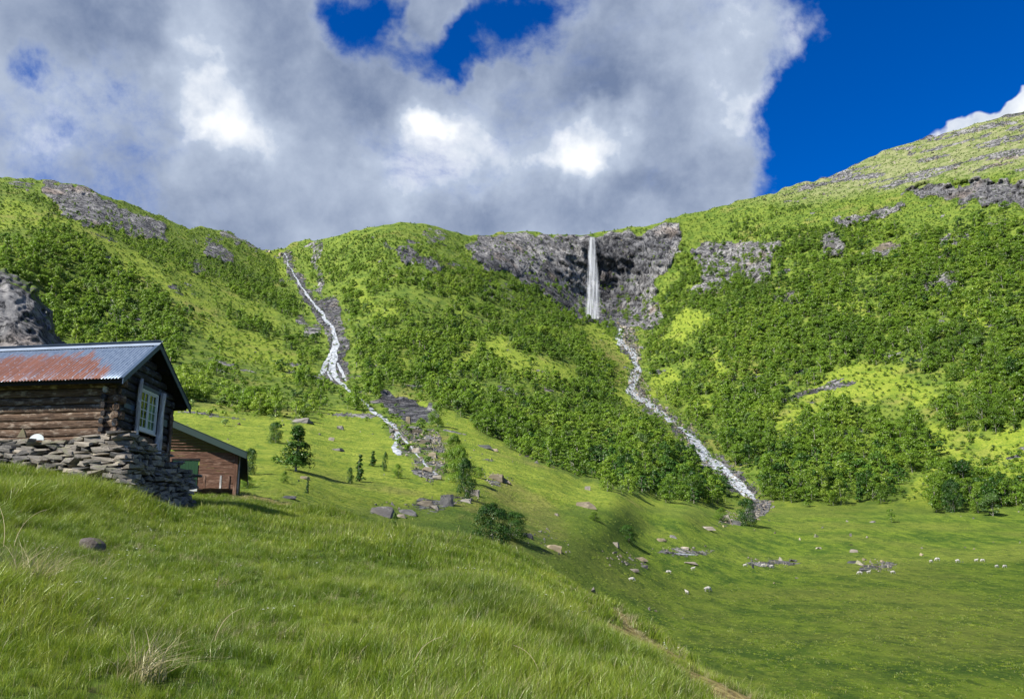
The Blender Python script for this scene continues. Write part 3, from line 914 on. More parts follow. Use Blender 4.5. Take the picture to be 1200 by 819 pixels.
def trunk_np(rg, h, r0, nlimb, spread):
    V, F = [], []

    def tube(p0, p1, ra, rb, bend):
        k0 = sum(len(v) for v in V); n = 5; segs = 4
        p0 = np.array(p0); p1 = np.array(p1)
        for s in range(segs + 1):
            t = s / segs
            c = p0 * (1 - t) + p1 * t + np.array([bend[0], bend[1], 0]) * math.sin(math.pi * t)
            r = ra * (1 - t) + rb * t
            V.append(np.array([[c[0] + r * math.cos(2 * math.pi * j / n), c[1] + r * math.sin(2 * math.pi * j / n), c[2]] for j in range(n)]))
        for s in range(segs):
            for j in range(n):
                F.append([k0 + s * n + j, k0 + s * n + (j + 1) % n, k0 + (s + 1) * n + (j + 1) % n, k0 + (s + 1) * n + j])
    top = [rg.uniform(-.3, .3), rg.uniform(-.3, .3), h * 0.85]
    tube([0, 0, -0.6], top, r0, r0 * 0.25, rg.uniform(-.25, .25, 2))
    for i in range(nlimb):
        a = rg.uniform(0, 2 * math.pi); t = rg.uniform(0.05, 0.6)
        s = [top[0] * t, top[1] * t, h * 0.85 * t]
        e = [spread * math.cos(a), spread * math.sin(a), min(h * 0.9, s[2] + h * rg.uniform(0.2, 0.42))]
        tube(s, e, r0 * 0.55, r0 * 0.12, (0, 0))
    return np.concatenate(V), np.array(F)


def crown_mesh(name, seed, h, rad, base, nclump, nleaf, size, mat, shape='round'):
    v, f, a, nr = crown_np(np.random.default_rng(seed), h, rad, base, nclump, nleaf, size, shape)
    me = mesh_np(name, v, f, [mat], True); fattr(me, 'leaf', a); me.normals_split_custom_set_from_vertices(nr.tolist()); return me


def trunk_mesh(name, seed, h, r0, nl, sp):
    v, f = trunk_np(np.random.default_rng(seed), h, r0, nl, sp)
    return mesh_np(name, v, f, [BARK], True)


def full_mesh(name, seed, h, rad, base, nclump, nleaf, size, mat, shape='round', r0=0.09, nl=3):
    v, f, a, nr = crown_np(np.random.default_rng(seed), h, rad, base, nclump, nleaf, size, shape)
    v2, f2 = trunk_np(np.random.default_rng(seed), h, r0, nl, rad * 0.6)
    me = mesh_np(name, np.concatenate([v, v2]), np.concatenate([f, f2 + len(v)]), [mat, BARK], True,
                 [0] * len(f) + [1] * len(f2))
    fattr(me, 'leaf', np.concatenate([a, np.zeros(len(v2))]))
    me.normals_split_custom_set_from_vertices(np.concatenate([nr, np.repeat([[0, -0.7, 0.7]], len(v2), 0)]).tolist()); return me


# unit kinds for the far wood (heights in metres)
FAR = []
for i in range(6):
    FAR.append(full_mesh('birch_far', 100 + i, [5.6, 6.6, 5.0, 7.2, 4.6, 6.0][i], [2.7, 2.9, 2.9, 2.8, 2.6, 3.2][i], 0.4, 17, 800, 0.43, BIRCH))
FAR.append(full_mesh('pale_far', 120, 4.2, 2.4, 0.3, 12, 900, 0.34, PALE))
FAR.append(full_mesh('dark_far', 121, 6.0, 2.8, 0.3, 15, 800, 0.43, DARKL))
BUSH = [full_mesh('bush_far', 130 + i, 1.5, 1.25, 0.0, 8, 170, 0.34, [BIRCH, BIRCH, DARKL, PALE][i], 'dome', 0.03, 1) for i in range(4)]

# ---- where trees grow
treeline = np.interp(PXg, [-900, 0, 100, 200, 335, 420, 560, 800, 880, 960, 1050, 1120, 1200, 2000],
                     [240, 222, 235, 268, 300, 274, 276, 262, 246, 240, 226, 214, 205, 160])
dens = np.ones_like(D0)
dens *= sstep(-3, 10, PYg - treeline + 5 * vnoise(PXg / 14, PYg / 8, 0, 63))
dens *= 1 - 0.985 * np.clip(meadow * 1.05, 0, 1)
dens *= 1 - 0.86 * np.clip(rock, 0, 1)
dens *= 1 - 0.7 * np.clip(slab, 0, 1)
clump = 0.6 * fbm(X0 / 34, Y0 / 34, Z0 / 34, 3, 64) + 0.75 * fbm(X0 / 90, Y0 / 90, Z0 / 70, 3, 65)
thin = np.interp(PXg, [-900, 0, 330, 420, 520, 800, 2000], [0.0, 0.0, 0.15, -0.1, -0.25, -0.1, -0.05])
dens *= sstep(-0.30, 0.15, clump - thin * 0.7 - 0.55 * sstep(300, 215, PYg) * sstep(820, 900, PXg))
# closed woods: the central spur foot, the dark grove right of the cascade, the thicket at the far right
GROVES = [
    ([(560, 500), (600, 470), (700, 480), (760, 520), (850, 570), (850, 588), (800, 588), (740, 576), (660, 548), (600, 525)], 1.0),
    ([(868, 552), (890, 525), (930, 515), (985, 520), (1040, 540), (1065, 572), (1060, 586), (900, 588), (884, 580)], 1.0),
    ([(1090, 600), (1096, 578), (1115, 566), (1150, 572), (1205, 572), (1400, 570), (1400, 612), (1205, 604)], 1.0),
    ([(405, 440), (425, 425), (450, 432), (455, 452), (430, 470), (410, 462)], 1.0),
    ([(0, 300), (60, 250), (110, 290), (200, 360), (215, 440), (150, 400), (80, 400), (50, 350)], 0.8),
    ([(870, 300), (960, 300), (1080, 320), (1200, 280), (1300, 280), (1300, 480), (1160, 480), (1110, 440), (1060, 420), (980, 415), (920, 440), (880, 470), (830, 440), (850, 380)], 0.42),
]
grove = np.zeros_like(D0)
for i, (poly, wgt) in enumerate(GROVES):
    grove = np.maximum(grove, wgt * zone(PXg, PYg, poly, 3.0, 0.8, 130 + i))
dens = np.maximum(dens, grove * (1 - np.clip(rock, 0, 1)))
clear = np.zeros_like(D0)
for i, poly in enumerate([
    [(328, 288), (350, 300), (372, 335), (398, 350), (412, 390), (418, 450), (432, 475), (420, 480), (395, 462), (366, 452), (368, 420), (374, 392), (352, 366), (330, 330)],
    [(432, 462), (512, 476), (520, 500), (526, 560), (505, 578), (470, 560), (446, 510), (425, 480)],
    [(716, 380), (748, 384), (756, 430), (764, 462), (798, 486), (828, 506), (850, 536), (886, 560), (900, 600), (868, 600), (834, 574), (796, 532), (766, 504), (726, 480), (726, 440), (734, 420)]]):
    clear = np.maximum(clear, zone(PXg, PYg, poly, 3.0, 0.6, 170 + i))
dens *= 1 - clear
dens *= (PYg < 615) * (D0 > 100)

pA, pB, pC, pD = G[:-1, :-1], G[:-1, 1:], G[1:, 1:], G[1:, :-1]
areaxy = 0.5 * np.abs((pC[..., 0] - pA[..., 0]) * (pD[..., 1] - pB[..., 1]) - (pD[..., 0] - pB[..., 0]) * (pC[..., 1] - pA[..., 1]))
area3 = 0.5 * np.linalg.norm(np.cross(pC - pA, pD - pB), axis=-1)
area = np.minimum(area3 * 0.8, areaxy * 1.6)


def scatter(density, rg):
    """random points on the valley surface; density per square metre on the grid cells"""
    lam = np.clip(area * density[:-1, :-1], 0, 6)
    n = rg.poisson(lam)
    r, c = np.nonzero(n)
    rep = n[r, c]; r = np.repeat(r, rep); c = np.repeat(c, rep)
    a = rg.uniform(0, 1, (len(r), 1)); b = rg.uniform(0, 1, (len(r), 1))
    p = G[r, c] * (1 - a) * (1 - b) + G[r, c + 1] * (1 - a) * b + G[r + 1, c] * a * (1 - b) + G[r + 1, c + 1] * a * b
    return p, r, c


inview = (PXg > -140) & (PXg < 1340)
tp, tr, tc = scatter(dens * inview * np.interp(PXg, [700, 900, 1200], [1.0, 0.72, 0.6]) * np.interp(D0, [100, 400, 1100], [1 / 17.0, 1 / 18.0, 1 / 21.0]), RNG)
alt = np.clip((PYg - treeline)[tr, tc] / 70.0, 0, 1)
tsz = RNG.choice([0.55, 0.75, 0.95, 1.15, 1.35], len(tp), p=[.22, .28, .25, .17, .08]) * RNG.uniform(0.85, 1.15, len(tp)) * (0.42 + 0.58 * alt)
tsz *= np.interp(PYg[tr, tc], [500, 560], [1.0, 0.9])
tsz *= np.interp(PXg[tr, tc], [700, 880, 1200], [1.0, 1.5, 1.7])
dk = sstep(0.2, 0.8, grove[tr, tc]) * sstep(520, 560, PYg[tr, tc])
kind = RNG.integers(0, 6, len(tp))
kind = np.where(RNG.uniform(size=len(tp)) < 0.05, 6, kind)
kind = np.where(RNG.uniform(size=len(tp)) < 0.04 + 0.40 * dk, 7, kind)
# drop trees hidden in the water
print('trees', len(tp))

tpx, tpy = proj(tp)
# apparent size; the largest in view become things of their own
app = tsz * 6.0 * FPX / tp[:, 1] * np.where(tp[:, 1] > 0, 1, 0)
vis = (tpx > 2) & (tpx < 1198) & (tpy < 612) & ~((tpx < 215) & (tpy > 405)) & ~((tpx < 290) & (tpy > 500))
# a tree low in a closed wood is hidden by the next one down the slope; keep the visible edge ones
order = np.argsort(-np.where(vis, app, 0))
solo = order[:250]
rest = np.setdiff1d(np.arange(len(tp)), solo)
rot = np.stack([RNG.uniform(-.06, .06, len(tp)), RNG.uniform(-.06, .06, len(tp)), RNG.uniform(0, 6.28, len(tp))], 1)
scl = np.stack([tsz * RNG.uniform(0.9, 1.15, len(tp)), tsz * RNG.uniform(0.9, 1.15, len(tp)), tsz * RNG.uniform(0.85, 1.15, len(tp))], 1)
tp[:, 2] -= 0.25
wo = instancer('birch_wood', FAR, tp[rest], rot[rest], scl[rest], kind[rest])
tag(wo, 'green birch wood covering the mountain slopes around both waterfalls', 'wood')

# low scrub, ferns and bushes between the trees
bd_ = (0.020 + 0.045 * (1 - meadow) * (1 - 0.8 * alpine) + 0.05 * lush * (0.3 + sstep(0.0, 0.4, fbm(X0 / 12, Y0 / 12, Z0 / 12, 3, 66)))) * (1 - np.clip(rock, 0, 1)) * (PYg < 590) * inview * (D0 > 60)
bd_ *= np.interp(PXg, [0, 200, 560, 820, 1200], [1.0, 0.9, 0.35, 1.2, 1.6])
bd_ *= 1 - 0.985 * sstep(470, 500, PYg) * (PXg < 900) * np.clip(meadow, 0, 1)
bp, br, bc = scatter(np.clip(bd_, 0, 1), RNG)
bs = RNG.uniform(0.5, 1.35, len(bp)) * np.interp(PYg[br, bc], [200, 300, 560, 590], [0.7, 1.0, 1.0, 0.6])
print('bushes', len(bp))
so = instancer('mountain_scrub', BUSH, bp, np.stack([0 * bs, 0 * bs, RNG.uniform(0, 6.28, len(bp))], 1),
               np.stack([bs * 1.15, bs * 1.15, bs * 0.9], 1), RNG.choice([0, 0, 1, 1, 1, 2, 3], len(bp)))
tag(so, 'low green scrub and ferns scattered over the bright mountain meadows', 'scrub')

# ---- the 250 birches that show largest, each a thing with a trunk and a crown
CRN = [crown_mesh('crown', 200 + i, h, r, 0.4, 20, 2000, 0.27, m) for i, (h, r, m) in enumerate(
    [(5.6, 2.7, BIRCH), (6.6, 2.9, BIRCH), (5.0, 2.9, BIRCH), (7.2, 2.8, BIRCH), (4.6, 2.6, BIRCH), (6.0, 3.2, BIRCH), (4.2, 2.4, PALE), (6.0, 2.8, DARKL)])]
TRK = [trunk_mesh('trunk', 220 + i, h, 0.10, 4, 1.6) for i, h in enumerate([5.6, 6.6, 5.0, 7.2, 4.6, 6.0, 4.2, 6.0])]


def plant_tree(name, loc, crown, trunk, sc, rz, label, cat, group):
    r = empty(name, loc)
    r.scale = sc; r.rotation_euler = (0, 0, rz)
    link('trunk', trunk, r); link('crown', crown, r)
    return tag(r, label, cat, group)


REG = [
    (lambda x, y: x > 1085 and y > 560, 'leafy birch in the dark thicket at the right end of the meadow edge', 'birches of the right meadow thicket'),
    (lambda x, y: x > 1085 and y > 470, 'birch on the bright fern slope above the right meadow thicket', 'birches on the right fern slope'),
    (lambda x, y: x > 975 and y > 500, 'birch at the right half of the grove bordering the far meadow edge', 'birches of the meadow edge grove'),
    (lambda x, y: x > 845 and y > 500, 'dark green birch in the grove just right of the lower cascade', 'birches right of the lower cascade'),
    (lambda x, y: x > 845, 'birch high on the wooded slope right of the cascade', 'birches on the right mountain slope'),
    (lambda x, y: x > 690 and y > 500, 'birch in the wood at the spur foot just left of the lower cascade', 'birches left of the lower cascade'),
    (lambda x, y: x > 520 and y > 440, 'birch in the wood on the middle spur behind the grassy crest', 'birches of the middle spur'),
    (lambda x, y: x > 400, 'birch beside the rocky hollow of the left stream', 'birches by the left stream'),
    (lambda x, y: x > 215, 'birch on the left slope between the brown barn and the left stream', 'birches above the barn'),
    (lambda x, y: x > 70, 'birch on the left slope rising right behind the hut roof', 'birches behind the hut roof'),
    (lambda x, y: True, 'birch beside the dark rock outcrop at the left edge', 'birches by the left outcrop'),
]
MARKS = [
    (20, 395, 'the dark left edge outcrop'), (110, 395, 'the hut roof ridge'), (190, 400, 'the gable peak of the hut'), (225, 470, 'the right eave of the hut'),
    (275, 495, 'the green barn roof'), (350, 492, 'the grey left meadow outcrop'), (347, 515, 'the lone cone-shaped tree'), (390, 445, 'the upper left cascade foot'),
    (430, 435, 'the trees over the rocky hollow'), (475, 475, 'the rocky hollow'), (495, 530, 'the pale stream rocks'), (540, 510, 'the thin ledge on the sunlit crest'),
    (620, 425, 'the large middle spur clearing'), (560, 430, 'the small middle spur clearing'), (620, 525, 'the middle of the grassy crest'), (690, 550, 'the sunlit hump of the crest'),
    (760, 575, 'the right end of the grassy crest'), (745, 440, 'the upper right cascade bends'), (775, 485, 'the middle right cascade bend'), (825, 530, 'the broad lower right cascade'),
    (885, 580, 'the foot of the right cascade'), (815, 380, 'the grass wedge beside the cliff'), (930, 575, 'the left far meadow edge'), (1000, 575, 'the narrow pale front birch'),
    (1060, 575, 'the grassy gap before the right thicket'), (1010, 450, 'the wide right slope clearing'), (1118, 580, 'the darkest tree of the right thicket'), (1170, 585, 'the right thicket end'),
    (1150, 530, 'the sunny slope over the right thicket'), (1180, 450, 'the steep wood at the right edge')]
used_labels = {}


def tree_label(x, y, s, kd):
    m_ = min(MARKS, key=lambda q: (q[0] - x) ** 2 + ((q[1] - y) * 1.3) ** 2)
    dx, dy = x - m_[0], y - m_[1]
    far_ = math.hypot(dx, dy) > 38
    if abs(dx) > abs(dy) * 1.6:
        dr = 'right of' if dx > 0 else 'left of'
    elif abs(dx) > abs(dy) * 0.6:
        dr = ('up and ' if dy < 0 else 'down and ') + ('right of' if dx > 0 else 'left of')
    else:
        dr = 'above' if dy < 0 else 'below'
    tone = 'pale greyish' if kd == 6 else 'dark' if kd == 7 else 'narrow-crowned' if kd == 3 else 'broad-crowned' if kd in (2, 5) else 'bright green'
    base_ = '%s birch %s %s %s' % (tone, 'well' if far_ else 'close', dr, m_[2])
    n_ = used_labels.setdefault(base_, [])
    n_.append(s)
    return base_, 'birches around ' + m_[2]


for i in solo:
    x, y = float(tpx[i]), float(tpy[i])
    lab, grp = next((l_, g_) for f_, l_, g_ in REG if f_(x, y))
    lab, grp = tree_label(x, y, float(tsz[i]), int(kind[i]))
    plant_tree('birch_tree', tuple(tp[i]), CRN[kind[i]], TRK[kind[i]], tuple(scl[i]), float(rot[i, 2]), lab, 'tree', grp)

# ---- trees and bushes that stand apart
CONE = [crown_mesh('crown', 240 + i, 8.0, 2.7, 0.2, 60, 9000, 0.19, DARKL if i else BIRCH, 'cone') for i in range(2)]
CONET = trunk_mesh('trunk', 244, 8.0, 0.14, 5, 1.2)
SLIM = crown_mesh('crown', 246, 4.0, 0.95, 0.1, 40, 3000, 0.15, DARKL, 'cone')
SLIMT = trunk_mesh('trunk', 247, 4.0, 0.06, 2, 0.4)
RBUSH = crown_mesh('crown', 248, 4.2, 2.6, 0.0, 40, 8500, 0.13, DARKL, 'dome')
RBUSHT = trunk_mesh('trunk', 249, 3.6, 0.10, 5, 1.6)
GBUSH = crown_mesh('crown', 250, 4.2, 2.4, 0.0, 36, 7500, 0.13, BIRCH, 'dome')
WIDE = {'cone': (CONE[1], CONET, 8.0, 5.4), 'conelight': (CONE[0], CONET, 8.0, 5.4), 'slim': (SLIM, SLIMT, 4.0, 1.9), 'bush': (RBUSH, RBUSHT, 4.2, 5.0), 'green': (GBUSH, RBUSHT, 4.2, 4.8)}
for (px, py, hpx, wpx, kd, nm, lab, cat) in [
    (347, 552, 54, 64, 'cone', 'alder_tree', 'broad cone-shaped dark green tree standing alone on the grass right of the barn', 'tree'),
    (322, 519, 24, 22, 'bush', 'alder_bush', 'dark round bush up the slope left of the cone-shaped tree', 'bush'),
    (292, 556, 30, 20, 'bush', 'alder_bush', 'dark bush touching the right eave of the brown barn', 'bush'),
    (289, 572, 15, 20, 'green', 'alder_bush', 'low green bush at the foot of the barn corner', 'bush'),
    (421, 564, 32, 17, 'slim', 'juniper_tree', 'taller narrow dark conifer right of the cone-shaped tree', 'conifer'),
    (437, 546, 18, 14, 'slim', 'juniper_tree', 'short narrow conifer close behind the taller narrow conifer', 'conifer'),
    (360, 578, 20, 7, 'slim', 'juniper_tree', 'tiny slim conifer alone in the grass below the cone-shaped tree', 'conifer'),
    (333, 566, 14, 12, 'green', 'willow_bush', 'small bush in the grass below the cone-shaped tree', 'bush'),
    (410, 566, 18, 10, 'bush', 'juniper_bush', 'small bush leaning on the left of the taller narrow conifer', 'bush'),
    (451, 552, 22, 8, 'bush', 'willow_bush', 'slight green bush just left of the left stream bed', 'bush'),
    (466, 560, 16, 14, 'green', 'willow_bush', 'low bush beside the pale stream rocks', 'bush'),
    (540, 566, 40, 34, 'green', 'willow_bush', 'tall green willow bush below the pale stream rocks', 'bush'),
    (532, 545, 34, 32, 'green', 'willow_bush', 'pale green willow bush right of the pale stream rocks', 'bush'),
    (545, 585, 46, 26, 'bush', 'willow_bush', 'dark willow bush overhanging the mid boulders', 'bush'),
    (512, 500, 26, 24, 'green', 'willow_bush', 'willow bush hanging over the rocky hollow', 'bush'),
    (576, 650, 56, 50, 'bush', 'alder_bush', 'large almost black bush at the brow in the middle of the photo', 'bush'),
    (600, 632, 30, 46, 'bush', 'alder_bush', 'dark bush spreading behind the large almost black bush', 'bush'),
    (462, 622, 20, 10, 'green', 'willow_bush', 'small bush in front of the dark mid boulders', 'bush'),
    (876, 616, 30, 28, 'bush', 'alder_bush', 'single round dark bush at the foot of the lower cascade', 'bush'),
    (846, 610, 14, 18, 'green', 'willow_bush', 'low bush beside the boulder left of the round bush', 'bush'),
    (736, 634, 18, 24, 'bush', 'juniper_bush', 'small dark bush on the grassy bank above the stream bar', 'bush'),
    (697, 610, 10, 16, 'green', 'willow_bush', 'small low bush on the green bank right of the dark bushes', 'bush'),
    (560, 560, 12, 18, 'green', 'willow_bush', 'small bush on the crest right of the willows', 'bush'),
    (1008, 588, 34, 16, 'slim', 'birch_tree', 'narrow pale birch at the front of the grove on the far meadow edge', 'tree'),
    (1118, 600, 36, 26, 'bush', 'alder_tree', 'darkest tree at the left end of the right meadow thicket', 'tree'),
]:
    g_ = ground(px, py)
    cr, trk, h0, w0 = WIDE[kd]
    d = float(g_[1])
    sz = hpx * d / FPX / h0; sw = wpx * d / FPX / w0
    plant_tree(nm, (float(g_[0]), d, float(g_[2]) - 0.1), cr, trk, (sw, sw, sz), random.uniform(0, 6.28), lab, cat, None)

# ------------------------------------------------------------------ water
def make_water():
    m, t, b = material('white_water')
    m.node_tree.nodes.remove(b)
    out = m.node_tree.nodes['Material Output']
    u, v, veil = t.attr('across'), t.attr('along'), t.attr('veil')
    cv = t.new('ShaderNodeCombineXYZ'); t.put(cv.inputs[0], u); t.put(cv.inputs[1], v)
    n = t.noise(t.mapping(cv.outputs[0], (0.55, 0.07, 1)), 1.0, 6, 0.7)
    n2 = t.noise(t.pos(), 0.55, 5, 0.7)
    e = t.attr('rim')
    a = t.math('ADD', t.math('MULTIPLY', n, 0.7), t.math('MULTIPLY', n2, 0.5))
    a = t.math('ADD', a, t.math('MULTIPLY', t.math('SUBTRACT', e, 0.5), 0.62))
    a = t.ramp(a, t.math('SUBTRACT', 0.54, t.math('MULTIPLY', veil, 0.12)), t.math('ADD', 0.70, t.math('MULTIPLY', veil, 0.12)))
    a = t.math('MULTIPLY', a, t.math('SUBTRACT', 1.0, t.math('MULTIPLY', veil, 0.40)))
    a = t.math('MULTIPLY', a, t.mix(veil, (1, 1, 1), t.math('MULTIPLY', t.ramp(e, 0.0, 0.9), t.ramp(t.noise(t.mapping(cv.outputs[0], (0.42, 0.022, 1)), 1.0, 4, 0.6), 0.34, 0.60, 0.28, 1.0))))
    d = t.new('ShaderNodeBsdfDiffuse'); t.put(d.inputs[0], t.mix(veil, t.mix(t.ramp(n2, 0.38, 0.62), (0.12, 0.14, 0.16), (0.40, 0.42, 0.44)), (0.44, 0.46, 0.48)))
    tr = t.new('ShaderNodeBsdfTransparent')
    mx = t.new('ShaderNodeMixShader'); t.put(mx.inputs[0], a)
    t.l.new(tr.outputs[0], mx.inputs[1]); t.l.new(d.outputs[0], mx.inputs[2])
    t.l.new(mx.outputs[0], out.inputs[0])
    return m


WATER = make_water()


def stream(name, label, strands, lift=0.8, veil=0.0, across=9):
    V, F, AU, AV, RM = [], [], [], [], []
    for path in strands:
        path = np.array(path, float)
        seg = np.concatenate([[0], np.cumsum(np.hypot(np.diff(path[:, 0]), np.diff(path[:, 1])))])
        s = np.arange(0, seg[-1], 1.1)
        cx = np.interp(s, seg, path[:, 0]) + (1 - veil) * 1.5 * vnoise(s / 7, 0 * s, 0 * s + path[0, 0], 301)
        cy = np.interp(s, seg, path[:, 1]); w = np.interp(s, seg, path[:, 2]) * (1 + 0.35 * (1 - veil) * vnoise(s / 5, 0 * s, 0 * s + path[0, 1], 302))
        k = np.linspace(-0.5, 0.5, across)
        px = cx[:, None] + w[:, None] * k[None]; py = np.repeat(cy[:, None], across, 1)
        g = ground(px, py)
        # water finds its own level across the bed: average the distances of neighbours
        dd = gblur(gblur(g[..., 1], 1.2, 1), 2.0, 0) if len(s) > 12 else g[..., 1]
        dd = np.minimum(dd, g[..., 1]) - lift * (0.6 + 0.4 * np.cos(k * math.pi))[None]
        if veil:
            dd = np.repeat(np.linspace(dd[:6].mean(), dd[-6:].mean(), len(s))[:, None], across, 1) - 9.0 * np.sin(np.linspace(0.1, 2.4, len(s)))[:, None] - 14 * np.linspace(0.1, 1, len(s))[:, None] - 3 * np.cos(k * math.pi)[None]
        p = P(px, py, dd)
        k0 = sum(len(x) for x in V)
        V.append(p.reshape(-1, 3)); F.append(k0 + grid_faces(len(s), across))
        wm = w[:, None] * p[..., 1] / FPX
        AU.append((k[None] * wm).ravel()); AV.append(np.repeat((s * np.mean(p[..., 1]) / FPX)[:, None], across, 1).ravel())
        RM.append(np.repeat((1 - (2 * np.abs(k)) ** 2)[None], len(s), 0).ravel())
    me = mesh_np(name, np.concatenate(V), np.concatenate(F), [WATER], True)
    fattr(me, 'across', np.concatenate(AU)); fattr(me, 'along', np.concatenate(AV)); fattr(me, 'rim', np.concatenate(RM))
    fattr(me, 'veil', np.full(len(me.vertices), veil))
    return tag(link(name, me), label, 'water', kind='structure')


stream('waterfall', 'tall thin white waterfall dropping free down the grey central cliff',
       [[(694, 278, 9), (694, 300, 14), (695, 325, 18), (695, 350, 22), (694, 374, 25)]], 1.5, 1.0)
stream('left_cascade', 'narrow white cascade zigzagging down the gorge on the left mountain',
       [[(333, 297, 1.6), (340, 314, 2.6), (352, 335, 3.5), (366, 352, 4.5), (378, 368, 6), (388, 383, 8), (394, 398, 10), (392, 412, 13), (390, 424, 11), (392, 438, 12), (400, 450, 9), (412, 461, 6), (426, 471, 6), (438, 482, 8), (450, 490, 9), (462, 498, 12), (466, 512, 7), (462, 524, 13), (468, 534, 12)],
        [(388, 414, 4), (384, 422, 6), (379, 432, 8), (376, 441, 8)], [(388, 424, 4), (385, 436, 5), (388, 446, 5)], [(396, 425, 4), (402, 440, 6), (406, 448, 4)],
        [(467, 506, 3), (478, 520, 4), (488, 533, 4), (500, 545, 4), (512, 556, 5)]], 0.5)
stream('right_cascade', 'broad white cascade stepping down from the tall waterfall to the meadow',
       [[(708, 379, 4), (713, 384, 4)], [(727, 385, 7), (730, 396, 15), (728, 404, 14), (738, 408, 12), (744, 420, 12), (747, 432, 13), (744, 444, 15), (738, 458, 18), (750, 466, 17), (764, 476, 15), (776, 486, 14), (788, 495, 12)],
        [(798, 500, 8), (812, 512, 17), (820, 524, 19), (828, 536, 20), (842, 547, 22), (856, 557, 17), (866, 566, 14), (876, 577, 13), (886, 586, 9)],
        [(836, 548, 7), (850, 562, 7), (864, 572, 7), (874, 582, 6)], [(723, 388, 3), (722, 398, 5)]], 0.7)
stream('meadow_stream', 'shallow pale stream glinting between stones at the near end of the meadow',
       [[(792, 648, 12), (812, 650, 26)], [(552, 577, 8), (560, 580, 12)]], 0.15)

# ------------------------------------------------------------------ stones
def make_stone(name, a, b_, c, moss=0.35, sc=1.0):
    m, t, b = material(name)
    tc = t.new('ShaderNodeTexCoord').outputs['Object']
    r = t.rnd()
    off = t.vmath('ADD', tc, t.new('ShaderNodeObjectInfo').outputs['Location'])
    n = t.noise(off, 2.2 * sc, 7, 0.7); n2 = t.noise(off, 9 * sc, 6, 0.7); n3 = t.noise(off, 1.1 * sc, 4, 0.6)
    col = t.mix(t.ramp(n, 0.35, 0.62), a, b_)
    col = t.mix(t.ramp(n2, 0.55, 0.68), col, c)
    col = t.mix(r, col, t.mix(0.35, col, (0.32, 0.25, 0.15)))
    col = t.mix(t.ramp(n3, 0.55, 0.68), col, t.mix(moss, col, (0.12, 0.15, 0.03)))
    hsv = t.new('ShaderNodeHueSaturation'); t.put(hsv.inputs['Color'], col); t.put(hsv.inputs['Value'], t.ramp(r, 0, 1, 0.55, 1.35, smooth=False)); col = hsv.outputs[0]
    put(t, b, col, 0.88, t.bump(t.math('ADD', n, t.math('MULTIPLY', n2, 0.5)), 0.6, 0.05 / sc), spec=0.25)
    return m


STONE = make_stone('wall_stone', (0.070, 0.068, 0.068), (0.20, 0.19, 0.17), (0.40, 0.39, 0.36))
BOULD = make_stone('boulder_stone', (0.075, 0.075, 0.08), (0.19, 0.185, 0.175), (0.32, 0.31, 0.28), 0.7, 0.35)
DBOULD = make_stone('dark_boulder_stone', (0.030, 0.033, 0.042), (0.085, 0.09, 0.10), (0.20, 0.20, 0.20), 0.3, 0.35)
TBOULD = make_stone('tan_boulder_stone', (0.08, 0.07, 0.05), (0.18, 0.155, 0.11), (0.28, 0.25, 0.19), 0.7, 0.35)


def hull_mesh(name, seed, mat, n=14, box=(1, 1, 1), power=0.55):
    rg = np.random.default_rng(seed)
    bm = bmesh.new()
    for _ in range(n):
        v = rg.uniform(-1, 1, 3)
        v = np.sign(v) * np.abs(v) ** power * 0.5 * np.array(box)
        bm.verts.new(v)
    r = bmesh.ops.convex_hull(bm, input=bm.verts)
    for v in [v for v in bm.verts if not v.link_faces]:
        bm.verts.remove(v)
    me = bpy.data.meshes.new(name); bm.to_mesh(me); bm.free()
    me.materials.append(mat)
    return me


def boulder_mesh(name, seed, mat, flat=0.7, sub=3):
    rg = np.random.default_rng(seed)
    bm = bmesh.new()
    bmesh.ops.create_icosphere(bm, subdivisions=sub, radius=1.0)
    co = np.array([v.co for v in bm.verts])
    pl = rg.normal(size=(9, 3)); pl /= np.linalg.norm(pl, axis=1)[:, None]
    for q in pl:
        h = rg.uniform(0.42, 0.8)
        dd = co @ q
        co = co - np.clip(dd - h, 0, None)[:, None] * q * 0.93
    co = co * (1 + 0.13 * fbm(co[:, 0] * 1.7 + seed, co[:, 1] * 1.7, co[:, 2] * 1.7, 4, seed)[:, None])
    co = co / np.abs(co).max(0) * 0.5 * [1, 1, flat]
    for v, c in zip(bm.verts, co): v.co = c
    me = bpy.data.meshes.new(name); bm.to_mesh(me); bm.free()
    me.materials.append(mat)
    return me


GRAV = [hull_mesh('gravel_stone', 400 + i, [BOULD, BOULD, TBOULD, DBOULD][i % 4], 12) for i in range(8)]
gz = np.zeros_like(D0)
for nm, w in (('fan', 0.5), ('fan2', .25), ('bar1', .35), ('bar2', .45), ('bar3', .9), ('cascade_bed', .25), ('stream_rocks', .6), ('mid_rocks', .35), ('bank_rocks', .4), ('bank_rocks2', .3), ('bank_rocks3', .3), ('gorge', .03)):
    gz = np.maximum(gz, w * zone(PXg, PYg, ROCKS[nm][0], 2.5, 0.6, 9))
gz += 0.010 * valley * sstep(0.15, 0.4, fbm(X0 / 18, Y0 / 18, 0, 3, 81)) * (D0 > 90) * (D0 < 400)
gz += 0.012 * (PYg > 480) * (PYg < 660) * (PXg < 800) * sstep(0.1, 0.4, fbm(X0 / 9, Y0 / 9, 0, 3, 82))
gz += 0.01 * alpine + 0.0015 * (PYg < 560) * sstep(0.1, 0.4, sl)
gp, gr, gc = scatter(gz * inview * (D0 > 55), RNG)
gs = RNG.lognormal(-0.35, 0.45, len(gp)) * np.interp(D0[gr, gc], [60, 120, 250, 500, 1000], [0.35, 0.55, 0.9, 1.3, 3.0])
print('gravel', len(gp))
